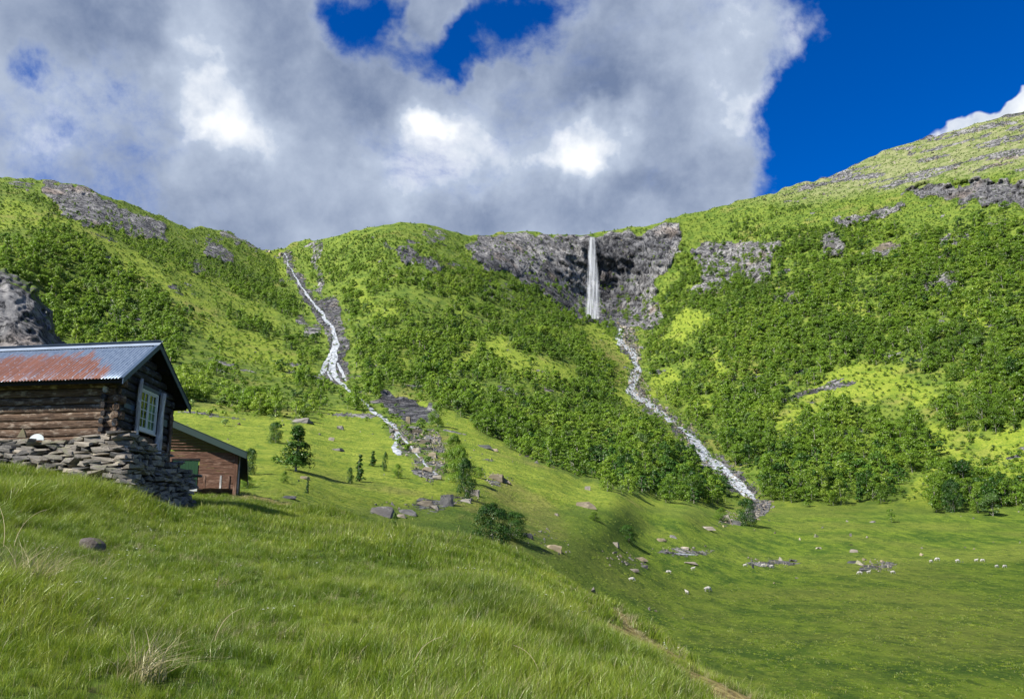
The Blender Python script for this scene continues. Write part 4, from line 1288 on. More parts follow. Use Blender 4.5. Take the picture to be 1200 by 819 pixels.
o = instancer('scattered_stones', GRAV, gp, RNG.uniform(-3, 3, (len(gp), 3)), np.stack([gs, gs * 0.8, gs * 0.5], 1), RNG.integers(0, 8, len(gp)))
tag(o, 'grey stones and gravel strewn along the streams and over the grass', 'stones')



def crag_mesh(name, seed, mat):
    """angular block: a hull split into facets and roughened"""
    me = hull_mesh(name, seed, mat, 15, (1, 1, 0.62), 0.45)
    bm = bmesh.new(); bm.from_mesh(me)
    bmesh.ops.subdivide_edges(bm, edges=bm.edges[:], cuts=3, use_grid_fill=True)
    bmesh.ops.triangulate(bm, faces=bm.faces[:])
    for v in bm.verts:
        c = v.co
        c = Vector((c.x * (1 - 0.8 * c.z), c.y * (1 - 0.8 * c.z), c.z))
        v.co = c * (1 + 0.16 * float(fbm(c.x * 3 + seed, c.y * 3, c.z * 5, 3, seed)))
    bm.to_mesh(me); bm.free()
    return me


BV = {'g': [crag_mesh('boulder', 420 + i, BOULD) for i in range(4)], 'd': [crag_mesh('boulder', 430 + i, DBOULD) for i in range(3)], 't': [crag_mesh('boulder', 440 + i, TBOULD) for i in range(3)]}
BOULDERS = [
    (446, 603, 30, 15, 'd', 'large flat black boulder below the pale stream rocks'), (476, 602, 24, 9, 'g', 'long low grey slab touching the right end of the large flat black boulder'),
    (470, 606, 12, 6, 'd', 'small black stone in front of the long low grey slab'), (364, 597, 9, 8, 'g', 'small round grey boulder alone in grass below the slim conifer'),
    (383, 601, 9, 5, 't', 'flat buff stone just right of the small round grey boulder'), (496, 592, 24, 9, 't', 'pale layered slab between the black boulder and the tall grey boulder'),
    (524, 592, 22, 20, 'g', 'tall grey boulder rising in the middle of the rock band'), (508, 596, 14, 6, 'g', 'low grey block at the foot of the tall grey boulder'),
    (556, 580, 13, 11, 'd', 'dark block beside the little white water under the willows'), (546, 588, 16, 5, 'g', 'flat grey slab under the dark block by the little white water'),
    (689, 574, 9, 7, 'g', 'single grey block on the bright green crest'), (686, 594, 26, 9, 't', 'wide buff slab half sunk in the green bank'),
    (652, 604, 6, 4, 'g', 'tiny pale stone left of the wide buff slab'), (580, 562, 30, 10, 't', 'broad brownish slab on the bank above the large dark bush'),
    (592, 566, 14, 6, 't', 'smaller brownish slab at the right end of the broad brownish slab'), (565, 524, 28, 5, 'd', 'thin dark ledge of rock on the sunlit crest'),
    (578, 528, 12, 4, 't', 'short buff ledge right of the thin dark ledge'), (478, 496, 7, 13, 't', 'upright pale stone standing under the rocky hollow'),
    (486, 508, 18, 8, 't', 'broad pale boulder in the upper part of the stream rocks'), (498, 520, 16, 8, 't', 'pale boulder in the middle of the stream rocks'),
    (488, 530, 14, 9, 'g', 'grey boulder beside the left stream channel'), (506, 536, 16, 10, 't', 'pinkish buff boulder right of the grey channel boulder'),
    (500, 552, 16, 9, 't', 'pale flat boulder low in the stream rocks'), (512, 562, 14, 8, 'g', 'lowest grey boulder at the end of the stream rocks'),
    (352, 495, 26, 8, 'g', 'grey outcrop stone under the trees left of the stream meadow'), (398, 503, 10, 6, 'g', 'small grey stone in the middle of the stream meadow'),
    (388, 516, 9, 6, 'g', 'grey stone below the small grey meadow stone'), (395, 528, 14, 5, 'd', 'low dark stone in the stream meadow near the short conifer'),
    (356, 561, 13, 5, 't', 'pale sliver of rock at the foot of the cone-shaped tree'), (338, 584, 18, 5, 'd', 'dark low stone at the left end of the grass behind the hillside brow'),
    (648, 644, 24, 9, 't', 'tan stone sunk in the eroded bank right of the large dark bush'), (618, 630, 14, 8, 'd', 'dark stone at the top of the eroded bank'),
    (570, 640, 10, 5, 'g', 'grey stone peeping out under the large almost black bush'), (850, 609, 14, 8, 'g', 'grey boulder left of the single round dark bush'),
    (828, 620, 22, 5, 'd', 'long dark ledge stone left of the grey boulder by the round bush'), (864, 615, 12, 5, 'g', 'low stone between the grey boulder and the round bush'),
    (789, 630, 9, 5, 'g', 'grey stone above the gravel at the near end of the meadow'), (775, 634, 12, 5, 't', 'buff stone left of the grey stone above the gravel'),
    (803, 643, 13, 4, 'g', 'flat grey stone at the water edge of the gravel'), (808, 661, 18, 4, 'd', 'dark flat slab below the gravel of the near stream'),
    (755, 665, 11, 5, 'g', 'pale grey stone at the foot of the eroded bank'), (742, 669, 14, 4, 'd', 'dark slab left of the pale grey stone at the bank foot'),
    (722, 640, 8, 8, 'd', 'dark hole-like stone in the steep bank left of the gravel'), (960, 643, 7, 3, 'g', 'small pale stone far out in the meadow left of the dark mound stone'),
    (1001, 647, 10, 5, 'd', 'dark mound stone above the stony bar in the meadow'), (1003, 660, 16, 4, 'd', 'dark flat stone at the left end of the stony bar'),
    (1023, 612, 8, 3, 'g', 'grey stone near the far edge of the meadow'), (1040, 664, 12, 3, 'g', 'low stone on the right half of the stony bar'),
    (930, 658, 10, 4, 'd', 'dark stone at the right end of the left pebble bar'), (852, 612, 9, 4, 't', 'small buff stone in front of the grey boulder by the round bush'),
    (750, 656, 16, 5, 't', 'tan ledge on the steep bank left of the gravel'),
    (975, 292, 20, 12, 'g', 'pale square slab high on the right mountain among the birches'), (1036, 292, 16, 10, 't', 'pale brown slab high on the right mountain right of the square slab'),
]


def ptree(d): return d / FPX


for i, (px, py, w, h, tone, lab) in enumerate(BOULDERS):
    g_ = ground(px, py); d = float(g_[1])
    me = random.choice(BV[tone])
    o = link('boulder', me)
    zz = h * d / FPX / 0.62 * 1.15
    o.location = (float(g_[0]), d + 0.2 * w * d / FPX, float(g_[2]) + 0.12 * h * d / FPX)
    o.scale = (w * d / FPX * 0.95, w * d / FPX * 0.75, zz * 0.9)
    o.rotation_euler = (random.uniform(-.12, .12), random.uniform(-.12, .12), random.choice((0, math.pi)) + random.uniform(-.3, .3))
    tag(o, lab, 'boulder')

# ------------------------------------------------------------------ the log hut
HU = Vector((-0.985, 0.165, 0.0))                     # along the eaves, away to the left
E1 = Vector([float(v) for v in P(145, 443, 21.7)])    # front tips of the two eaves and of the ridge
E2 = Vector([float(v) for v in P(222, 478, 26.2)])
HV = (E2 - E1).normalized()
HWID = (E2 - E1).length
APX = Vector([float(v) for v in P(190.5, 404.5, 23.75)])
OV = 0.42                                              # gable overhang
EV = 0.62                                              # eave overhang
WID = HWID - 2 * EV
va = (APX - E1).dot(HV) / HWID
RISE = (APX - (E1 + HV * va * HWID)).z
EAVE_W = 1.78                                          # height of the eave tips over the sill
ORG = E1 + HU * OV + HV * EV - Vector((0, 0, EAVE_W))


def hp(u, v, w):
    """hut frame: u along the eaves to the left, v into the picture along the gable, w up"""
    return ORG + HU * u + HV * v + Vector((0, 0, w))


def wood_mat(name, a, b_, c, scale=1.0, axis=0):
    m, t, b = material(name)
    g = t.attr('grain', 1)
    off = t.vmath('ADD', g, t.vmath('MULTIPLY', t.new('ShaderNodeObjectInfo').outputs['Location'], (0, 0, 0)))
    r = t.rnd()
    cv = t.new('ShaderNodeCombineXYZ'); t.put(cv.inputs[0], t.math('MULTIPLY', r, 37.0)); t.put(cv.inputs[1], t.math('MULTIPLY', r, 11.0))
    off = t.vmath('ADD', g, cv.outputs[0])
    n = t.noise(t.mapping(off, (0.9, 9, 9)), 1.6 * scale, 7, 0.7, 0.8)
    n2 = t.noise(t.mapping(off, (1.6, 4, 4)), 1.7 * scale, 5, 0.65)
    n3 = t.noise(t.mapping(off, (1.3, 26, 26)), 2.4 * scale, 3, 0.6)
    col = t.mix(t.ramp(n, 0.34, 0.64), a, b_)
    col = t.mix(t.ramp(n2, 0.50, 0.68), col, c)
    col = t.mix(t.ramp(n3, 0.45, 0.30), col, tuple(x * 0.3 for x in a))
    put(t, b, col, 0.85, t.bump(t.math('ADD', n, n3), 0.8, 0.03), spec=0.2)
    return m


LOGM = wood_mat('weathered_log', (0.045, 0.027, 0.017), (0.155, 0.100, 0.064), (0.35, 0.28, 0.21))
LOGD = wood_mat('dark_log', (0.018, 0.016, 0.016), (0.055, 0.050, 0.047), (0.10, 0.12, 0.14))
GREY = wood_mat('silver_wood', (0.24, 0.22, 0.20), (0.56, 0.53, 0.49), (0.74, 0.71, 0.66))
REDW = wood_mat('brown_stained_board', (0.10, 0.050, 0.032), (0.20, 0.108, 0.070), (0.29, 0.185, 0.13), 0.8)
DKW = wood_mat('black_board', (0.010, 0.010, 0.010), (0.025, 0.022, 0.020), (0.04, 0.04, 0.04))


def frame_box(name, fr, u0, u1, v0, v1, w0, w1, mat, parent, seg=1, rough=0.0, seed=0, long='u', round_=0.0, sides=4):
    """a board or log between two corners of a local frame; optional uneven surface and rounded section"""
    rg = np.random.default_rng(seed + 1)
    ax = {'u': 0, 'v': 1, 'w': 2}[long]
    lo = np.array([u0, v0, w0], float); hi = np.array([u1, v1, w1], float)
    o1, o2 = [k for k in (0, 1, 2) if k != ax]
    n = sides if round_ else 4
    V, Gr = [], []
    ph = rg.uniform(0, 50)
    for s in range(seg + 1):
        t = s / seg
        for j in range(n):
            if round_:
                a = 2 * math.pi * (j + 0.5) / n
                ca, sa = math.cos(a), math.sin(a)
                e = 0.25 + 0.75 * round_
                qa = math.copysign(abs(ca) ** e, ca); qb = math.copysign(abs(sa) ** e, sa)
            else:
                qa, qb = [(-1, -1), (1, -1), (1, 1), (-1, 1)][j]
            p = np.zeros(3)
            p[ax] = lo[ax] + (hi[ax] - lo[ax]) * t
            h1, h2 = (hi[o1] - lo[o1]) / 2, (hi[o2] - lo[o2]) / 2
            k = 1 + rough * float(vnoise(p[ax] * 2.3 + ph, j * 1.7, ph, 7))
            p[o1] = (lo[o1] + hi[o1]) / 2 + qa * h1 * k
            p[o2] = (lo[o2] + hi[o2]) / 2 + qb * h2 * k + 0.25 * rough * h2 * float(vnoise(p[ax] * 1.1 + ph, 3, ph, 8))
            V.append(fr(*p)); Gr.append((p[ax] + ph, p[o1], p[o2]))
    F = []
    for s in range(seg):
        for j in range(n):
            F.append((s * n + j, s * n + (j + 1) % n, (s + 1) * n + (j + 1) % n, (s + 1) * n + j))
    F.append(tuple(range(n - 1, -1, -1))); F.append(tuple(seg * n + j for j in range(n)))
    c = sum((Vector(v) for v in V), Vector()) / len(V)
    me = bpy.data.meshes.new(name)
    me.from_pydata([tuple(Vector(v) - c) for v in V], [], F)
    bm = bmesh.new(); bm.from_mesh(me); bmesh.ops.recalc_face_normals(bm, faces=bm.faces)
    if not round_ and min(hi - lo) > 0.03:
        bmesh.ops.bevel(bm, geom=bm.edges[:] if seg == 1 else [], offset=0.006, segments=1, affect='EDGES')
    bm.to_mesh(me); bm.free()
    a = me.attributes.new('grain', 'FLOAT_VECTOR', 'POINT')
    inv = fr_inverse(fr)
    a.data.foreach_set('vector', [x for v in me.vertices for x in grain_of(inv, v.co + c, ax, ph)])
    if round_:
        me.polygons.foreach_set('use_smooth', [len(p.vertices) == 4 for p in me.polygons])
    me.materials.append(mat)
    o = link(name, me, parent)
    o.location = c - (parent_origin(parent) if parent else Vector())
    return o


def parent_origin(p):
    return Vector(p['org']) if p is not None and 'org' in p.keys() else Vector()


def fr_inverse(fr):
    o = Vector(fr(0, 0, 0)); M = Matrix([Vector(fr(1, 0, 0)) - o, Vector(fr(0, 1, 0)) - o, Vector(fr(0, 0, 1)) - o]).transposed()
    return (o, M.inverted())


def grain_of(inv, p, ax, ph):
    q = inv[1] @ (p - inv[0])
    o1, o2 = [k for k in (0, 1, 2) if k != ax]
    return (q[ax] + ph, q[o1], q[o2])


hut = empty('log_hut', ORG); hut['org'] = tuple(ORG)
tag(hut, 'small old log hut with rusty corrugated roof standing on a dry stone base', 'hut')
LEN = 7.4
LH = 0.235
NLOG = 8
sd = 500
for i in range(NLOG):          # long wall facing the camera
    w0 = i * LH
    frame_box('wall_log', hp, -0.17 if i % 2 else -0.05, LEN, -0.09, 0.09, w0 + 0.006, w0 + LH - 0.006, LOGM, hut, 26, 0.10, sd + i, 'u', 0.16, 8)
# window place in the gable
WV0, WV1, WW0, WW1 = 0.98, 2.14, 0.60, 1.86


def roof_w(v):                 # underside of the roof over the sill at v
    e = EAVE_W - 0.06
    vr = va * HWID - EV
    if v < vr:
        return e + RISE * (v + EV) / (vr + EV)
    return e + RISE * (WID + EV - v) / (WID + EV - vr)


i = 0
while True:                    # gable logs, cut for the window, shorter as the roof closes in
    w0 = i * LH + LH / 2 - 0.1
    w1 = w0 + LH
    lo_v, hi_v = -0.16, WID + 0.16
    if w1 > roof_w(0):
        vr = va * HWID - EV
        f = (w1 + 0.0 - (EAVE_W - 0.06)) / RISE
        if f > 0.93:
            break
        lo_v = -EV + (vr + EV) * f + 0.05; hi_v = WID + EV - (WID + EV - vr) * f - 0.05
        lo_v = max(lo_v, -0.05); hi_v = min(hi_v, WID + 0.05)
    if hi_v - lo_v < 0.35:
        break
    if w1 > WW0 and w0 < WW1:
        spans = [(lo_v, WV0 - 0.02), (WV1 + 0.02, hi_v)]
    else:
        spans = [(lo_v, hi_v)]
    for a, b_ in spans:
        if b_ - a > 0.08:
            frame_box('gable_log', hp, -0.085, 0.085, a, b_, w0 + 0.006, w1 - 0.006, LOGD if (i > 1 or a > 2.2) else LOGM, hut, 12, 0.15, sd + 40 + i, 'v', 0.75, 8)
    i += 1
# back and far walls close the hut off
for i in range(NLOG):
    frame_box('wall_log', hp, -0.14 if i % 2 else -0.05, LEN, WID - 0.09, WID + 0.09, i * LH + 0.006, (i + 1) * LH - 0.006, LOGD, hut, 4, 0.1, sd + 80 + i, 'u', 0.75, 8)
    frame_box('gable_log', hp, LEN - 0.09, LEN + 0.08, -0.1, WID + 0.1, i * LH + 0.1, (i + 1) * LH + 0.1, LOGD, hut, 4, 0.1, sd + 100 + i, 'v', 0.75, 8)
# projecting ends of the cross wall logs near the corner
for i in range(7):
    frame_box('log_end', hp, 0.33, 0.47, -0.19 - 0.03 * (i % 3), -0.07, i * LH + 0.03 + 0.05, i * LH + LH + 0.02, GREY if i > 5 else LOGD, hut, 3, 0.22, sd + 120 + i, 'v', 0.6, 8)
# ends of the gable logs seen as a stack on the corner
for i in range(7):
    frame_box('log_end', hp, -0.10, 0.12, -0.16 - 0.02 * (i % 2), -0.08, i * LH + 0.03, i * LH + LH - 0.01, LOGM, hut, 3, 0.2, sd + 130 + i, 'v', 0.5, 8)


def post(name, v, wa, wb, lean, r, mat, u=-0.19):
    pts = 12; n = 9
    V = []; F = []; Gr = []
    rg = np.random.default_rng(int(v * 100))
    ph = rg.uniform(0, 9)
    for s in range(pts):
        t = s / (pts - 1)
        rr = r * (1.25 - 0.35 * t) * (1 + 0.22 * float(vnoise(t * 5 + ph, 0, 0, 51)))
        cu = u + 0.03 * float(vnoise(t * 3 + ph, 1, 0, 52)); cv = v + lean * (t - 0.5) + 0.035 * float(vnoise(t * 3 + ph, 5, 0, 53))
        for j in range(n):
            a = 2 * math.pi * j / n
            q = rr * (1 + 0.13 * float(vnoise(j * 2.2, t * 3 + ph, 0, 54)))
            V.append(hp(cu + 0.7 * q * math.cos(a), cv + q * math.sin(a), wa + (wb - wa) * t)); Gr.append((t * (wb - wa) + ph, q * math.cos(a), q * math.sin(a)))
    for s in range(pts - 1):
        for j in range(n):
            F.append((s * n + j, s * n + (j + 1) % n, (s + 1) * n + (j + 1) % n, (s + 1) * n + j))
    F.append(tuple(range(n - 1, -1, -1))); F.append(tuple((pts - 1) * n + j for j in range(n)))
    c = V[0].copy()
    me = bpy.data.meshes.new(name); me.from_pydata([tuple(q - c) for q in V], [], F)
    bm = bmesh.new(); bm.from_mesh(me); bmesh.ops.recalc_face_normals(bm, faces=bm.faces); bm.to_mesh(me); bm.free()
    a = me.attributes.new('grain', 'FLOAT_VECTOR', 'POINT'); a.data.foreach_set('vector', [x for g in Gr for x in g])
    me.polygons.foreach_set('use_smooth', [True] * len(me.polygons))
    me.materials.append(mat)
    o = link(name, me, hut); o.location = c - ORG
    return o


post('window_post', WV0 - 0.14, -0.35, 2.1, 0.03, 0.085, GREY)['label'] = 'silver grey post left of the hut window'
post('window_post', WV1 + 0.17, -0.65, 1.95, 0.10, 0.13, GREY)['label'] = 'thick silver grey post right of the hut window'
post('corner_post', WID - 0.05, -0.5, 1.5, 0.0, 0.085, LOGM, -0.12)

# window: outer frame, two casements of two by four panes
def paint(name, col, rough=0.5, wear=(0.3, 0.28, 0.25), amount=0.25, spec=0.4):
    m, t, b = material(name)
    n = t.noise(t.pos(), 14, 6, 0.7); n2 = t.noise(t.pos(), 1.5, 4, 0.6)
    c = t.mix(t.ramp(n2, 0.3, 0.7), tuple(x * 0.8 for x in col), col)
    c = t.mix(t.ramp(n, 0.70 - amount * 0.3, 0.74), c, wear)
    put(t, b, c, rough, t.bump(n, 0.2, 0.01), spec=spec)
    return m


WHITEP = paint('chalky_white_paint', (0.62, 0.64, 0.60))
BLUEP = paint('slate_blue_metal', (0.045, 0.075, 0.12), 0.42, (0.10, 0.13, 0.16))
m, t, b = material('old_window_glass')
m.node_tree.nodes.remove(b)
_g = t.new('ShaderNodeBsdfGlossy'); _g.inputs['Roughness'].default_value = 0.03; t.put(_g.inputs[0], (0.9, 0.95, 0.9))
_t = t.new('ShaderNodeBsdfTransparent'); t.put(_t.inputs[0], (0.75, 0.85, 0.78))
_m = t.new('ShaderNodeMixShader'); _m.inputs[0].default_value = 0.08
t.l.new(_t.outputs[0], _m.inputs[1]); t.l.new(_g.outputs[0], _m.inputs[2]); t.l.new(_m.outputs[0], m.node_tree.nodes['Material Output'].inputs[0])
GLASS = m
CURT = paint('curtain_cloth', (0.62, 0.66, 0.55), 0.9, (0.5, 0.55, 0.4), 0.1, 0.0)


def join_boxes(name, boxes, mat, parent, org=None):
    V, F = [], []
    for (u0, u1, v0, v1, w0, w1) in boxes:
        k = len(V)
        for u in (u0, u1):
            for v in (v0, v1):
                for w in (w0, w1):
                    V.append(hp(u, v, w))
        F += [tuple(k + q for q in f) for f in ((0, 1, 3, 2), (4, 6, 7, 5), (0, 4, 5, 1), (2, 3, 7, 6), (0, 2, 6, 4), (1, 5, 7, 3))]
    org = org or ORG
    me = bpy.data.meshes.new(name); me.from_pydata([tuple(q - org) for q in V], [], F)
    bm = bmesh.new(); bm.from_mesh(me); bmesh.ops.recalc_face_normals(bm, faces=bm.faces); bm.to_mesh(me); bm.free()
    me.materials.append(mat)
    return link(name, me, parent)


FT = 0.06
win = join_boxes('window_frame', [(-0.14, 0.02, WV0, WV0 + FT, WW0, WW1), (-0.14, 0.02, WV1 - FT, WV1, WW0, WW1),
                                  (-0.142, 0.02, WV0 + FT + .002, WV1 - FT - .002, WW1 - FT, WW1), (-0.142, 0.02, WV0 + FT + .002, WV1 - FT - .002, WW0, WW0 + FT)], WHITEP, hut)
mid = (WV0 + WV1) / 2
for a, b_ in ((WV0 + FT, mid - 0.012), (mid + 0.012, WV1 - FT)):
    bx = [(-0.12, -0.07, a, a + 0.045, WW0 + FT, WW1 - FT), (-0.12, -0.07, b_ - 0.045, b_, WW0 + FT, WW1 - FT),
          (-0.119, -0.071, a + .045, b_ - .045, WW0 + FT, WW0 + FT + 0.05), (-0.119, -0.071, a + .045, b_ - .045, WW1 - FT - 0.045, WW1 - FT)]
    vm = (a + b_) / 2
    w_lo, w_hi = WW0 + FT + 0.05, WW1 - FT - 0.045
    bx.append((-0.113, -0.08, vm - 0.013, vm + 0.013, w_lo, w_hi))
    for k in range(1, 4):
        wk = w_lo + (w_hi - w_lo) * k / 4
        bx.append((-0.111, -0.082, a + .045, vm - .0132, wk - 0.012, wk + 0.012))
        bx.append((-0.111, -0.082, vm + .0132, b_ - .045, wk - 0.012, wk + 0.012))
    join_boxes('casement', bx, WHITEP, win)
    for k in range(4):
        for (pa, pb) in ((a + .045, vm - .013), (vm + .013, b_ - .045)):
            za = w_lo + (w_hi - w_lo) * k / 4 + 0.012; zb = w_lo + (w_hi - w_lo) * (k + 1) / 4 - 0.012
            join_boxes('pane', [(-0.098, -0.094, pa, pb, za, zb)], GLASS, win)
join_boxes('curtain', [(-0.045, -0.04, mid + 0.10, WV1 - 0.06, WW0 + 0.05, WW1 - 0.35), (-0.05, -0.042, WV0 + 0.05, WV0 + 0.12, WW0 + 0.05, WW1 - 0.1)], CURT, hut)
join_boxes('window_head', [(-0.175, -0.08, WV0 - 0.05, WV1 + 0.06, WW1 + 0.005, WW1 + 0.10)], BLUEP, hut)
join_boxes('window_sill', [(-0.175, -0.08, WV0 - 0.02, WV1 + 0.02, WW0 - 0.05, WW0 - 0.004)], GREY, hut)
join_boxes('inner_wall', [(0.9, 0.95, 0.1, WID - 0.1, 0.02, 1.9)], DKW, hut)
join_boxes('gable_plank', [(-0.10, -0.09, 0.12, 0.75, 1.10, 1.24), (-0.10, -0.09, WID - 0.95, WID - 0.3, 0.98, 1.20)], BLUEP, hut)['label'] = 'bluish planks nailed on the dark gable logs'

# roof of corrugated sheets
def make_roof():
    m, t, b = material('rusty_corrugated_sheet')
    uv = t.attr('sheet', 1)
    sx = t.new('ShaderNodeSeparateXYZ'); t.put(sx.inputs[0], uv)
    u, s = sx.outputs[0], sx.outputs[1]            # u along the eaves, s down the slope 0..1
    st = t.noise(t.mapping(uv, (11, 0.9, 1)), 1.0, 5, 0.65)
    pt = t.noise(t.mapping(uv, (0.8, 1.4, 1)), 1.0, 4, 0.6)
    fl = t.noise(t.mapping(uv, (9, 14, 1)), 1.0, 5, 0.7)
    lim = t.ramp(u, 0.2, 1.6, 0.85, 0.26, smooth=False)
    f = t.math('SUBTRACT', s, lim)
    f = t.math('ADD', f, t.math('MULTIPLY', t.math('SUBTRACT', st, 0.5), 1.1))
    f = t.math('ADD', f, t.math('MULTIPLY', t.math('SUBTRACT', pt, 0.5), 0.35))
    f = t.ramp(f, -0.04, 0.06)
    f = t.math('MULTIPLY', f, t.ramp(fl, 0.66, 0.56))
    f = t.math('MULTIPLY', f, t.ramp(t.noise(t.mapping(uv, (26, 1.6, 1)), 1.0, 3, 0.6), 0.34, 0.44))
    f = t.math('MULTIPLY', f, t.ramp(s, 0.06, 0.16))
    f = t.math('MULTIPLY', f, t.ramp(u, 0.12, 0.42))
    zinc = t.mix(t.ramp(fl, 0.3, 0.7), (0.12, 0.165, 0.235), (0.24, 0.30, 0.38))
    rust = t.mix(t.ramp(st, 0.3, 0.7), (0.13, 0.048, 0.030), (0.23, 0.095, 0.062))
    rust = t.mix(t.ramp(fl, 0.58, 0.68), rust, (0.40, 0.30, 0.27))
    put(t, b, t.mix(f, zinc, rust), t.ramp(f, 0, 1, 0.42, 0.8), None, t.ramp(f, 0, 1, 0.35, 0.0), 0.4)
    return m


ROOFM = make_roof()
vr = va * HWID - EV


def roof_pt(u, s, side, off):
    """side 0: slope facing the camera, 1: the far slope; s 0 at the ridge, 1 at the eave"""
    if side == 0:
        v = vr + (-EV - vr) * s
    else:
        v = vr + (WID + EV - vr) * s
    return hp(u, v, EAVE_W + RISE * (1 - s) + off)


def corr_sheet(u0, u1, side, k):
    n = int(round((u1 - u0) / 0.105 * 8)); rows = 5
    V, S = [], []
    lift = 0.004 * (k % 2)
    for th_ in (0.0, -0.004):
        for i in range(rows):
            for j in range(n + 1):
                u = u0 + (u1 - u0) * j / n
                s = -0.01 + 1.03 * i / (rows - 1)
                V.append(roof_pt(u, s, side, 0.03 + 0.016 * math.cos(2 * math.pi * u / 0.105) + lift + th_))
                S += [u, s + side * 2.0, 0]
    F = []
    c = n + 1; L = rows * c
    for i in range(rows - 1):
        for j in range(n):
            a = i * c + j
            F.append((a, a + 1, a + c + 1, a + c)); F.append((L + a, L + a + c, L + a + c + 1, L + a + 1))
    for j in range(n):
        a = (rows - 1) * c + j
        F.append((a, a + 1, L + a + 1, L + a))
    me = bpy.data.meshes.new('roof_sheet'); me.from_pydata([tuple(q - ORG) for q in V], [], F)
    a = me.attributes.new('sheet', 'FLOAT_VECTOR', 'POINT'); a.data.foreach_set('vector', S)
    me.polygons.foreach_set('use_smooth', [True] * len(me.polygons))
    me.materials.append(ROOFM)
    link('roof_sheet', me, hut)


k = 0
u = -OV + 0.03
while u < LEN + 0.3:
    for side in (0, 1):
        corr_sheet(u, min(u + 0.84, LEN + 0.4) + 0.02, side, k)
    u += 0.84; k += 1


def roof_board(name, u0, u1, s0, s1, side, o0, o1, mat):
    V = [roof_pt(u, s, side, o) for u in (u0, u1) for s in (s0, s1) for o in (o0, o1)]
    F = ((0, 1, 3, 2), (4, 6, 7, 5), (0, 4, 5, 1), (2, 3, 7, 6), (0, 2, 6, 4), (1, 5, 7, 3))
    me = bpy.data.meshes.new(name); me.from_pydata([tuple(q - ORG) for q in V], [], F)
    bm = bmesh.new(); bm.from_mesh(me); bmesh.ops.recalc_face_normals(bm, faces=bm.faces); bm.to_mesh(me); bm.free()
    me.materials.append(mat)
    return link(name, me, hut)


for side in (0, 1):
    roof_board('roof_deck', -OV + 0.04, LEN + 0.35, 0.005, 0.98, side, -0.06, 0.008, DKW)
    roof_board('barge_board', -OV - 0.03, -OV + 0.002, -0.0, 1.03, side, -0.13, 0.035, BLUEP)
    roof_board('verge_flashing', -OV - 0.05, -OV + 0.09, -0.005, 1.035, side, 0.052, 0.066, BLUEP)
    roof_board('ridge_cap', -OV - 0.06, LEN + 0.42, -0.03, 0.09, side, 0.070, 0.078, BLUEP if side else paint('ridge_zinc', (0.30, 0.36, 0.44), 0.4))
    for s in (0.35, 0.93):
        roof_board('purlin', -OV + 0.06, LEN + 0.2, s - 0.03, s + 0.03, side, -0.17, -0.065, DKW)

# things leaning on the long wall
def lump(name, verts_uvw, faces, mat, label, cat):
    pts = [hp(*q) for q in verts_uvw]; c = sum(pts, Vector()) / len(pts)
    me = bpy.data.meshes.new(name); me.from_pydata([tuple(q - c) for q in pts], [], faces)
    bm = bmesh.new(); bm.from_mesh(me); bmesh.ops.recalc_face_normals(bm, faces=bm.faces)
    bmesh.ops.bevel(bm, geom=bm.edges[:], offset=0.008, segments=1, affect='EDGES'); bm.to_mesh(me); bm.free()
    me.materials.append(mat); o = link(name, me); o.location = c
    return tag(o, label, cat)


def uv_at(px, py, v):
    """u,w in the hut frame of a photo position on the plane v"""
    r = Vector([float(x) for x in P(px, py, 1.0)])
    nrm = HU.cross(Vector((0, 0, 1))).normalized()
    o = hp(0, v, 0)
    k_ = o.dot(nrm) / r.dot(nrm)
    q = r * k_ - o
    M = Matrix([(HU.x, 0.0), (HU.z, 1.0)])
    u_ = q.x / HU.x if abs(HU.x) > .1 else 0
    return u_, q.z


# ------------------------------------------------------------------ dry stone base under the hut
base = empty('stone_foundation', ORG); base['org'] = tuple(ORG)
tag(base, 'dry stone foundation of layered grey slabs under the log hut', 'foundation')
SM = [hull_mesh('stone', 600 + i, STONE, 16 + i % 5, (1, 1, 1), 0.42) for i in range(14)]
# course line on the ground plan with photo rows of its top and foot
WALL = [  # px, py_top, d_top, py_foot, d_foot
    (-70, 520, 22.6, 540, 22.2), (0, 520, 22.3, 552, 21.8), (40, 521, 22.1, 562, 21.4), (80, 518, 21.9, 574, 21.1), (110, 513, 21.7, 584, 20.8), (135, 509, 21.6, 594, 20.6), (150, 509, 21.6, 600, 20.7),
    (166, 520, 22.3, 603, 21.5), (184, 531, 23.0, 604, 22.4), (200, 542, 23.8, 606, 23.2), (214, 551, 24.4, 606, 24.0), (226, 560, 24.9, 604, 24.7)]
WA = np.array(WALL, float)
tops = P(WA[:, 0], WA[:, 1], WA[:, 2]); feet = P(WA[:, 0], WA[:, 3], WA[:, 4])
seg = np.concatenate([[0], np.cumsum(np.linalg.norm(np.diff(feet[:, :2], axis=0), axis=1))])


def wall_at(s):
    f = lambda A: np.array([np.interp(s, seg, A[:, k]) for k in range(3)])
    return f(tops), f(feet)


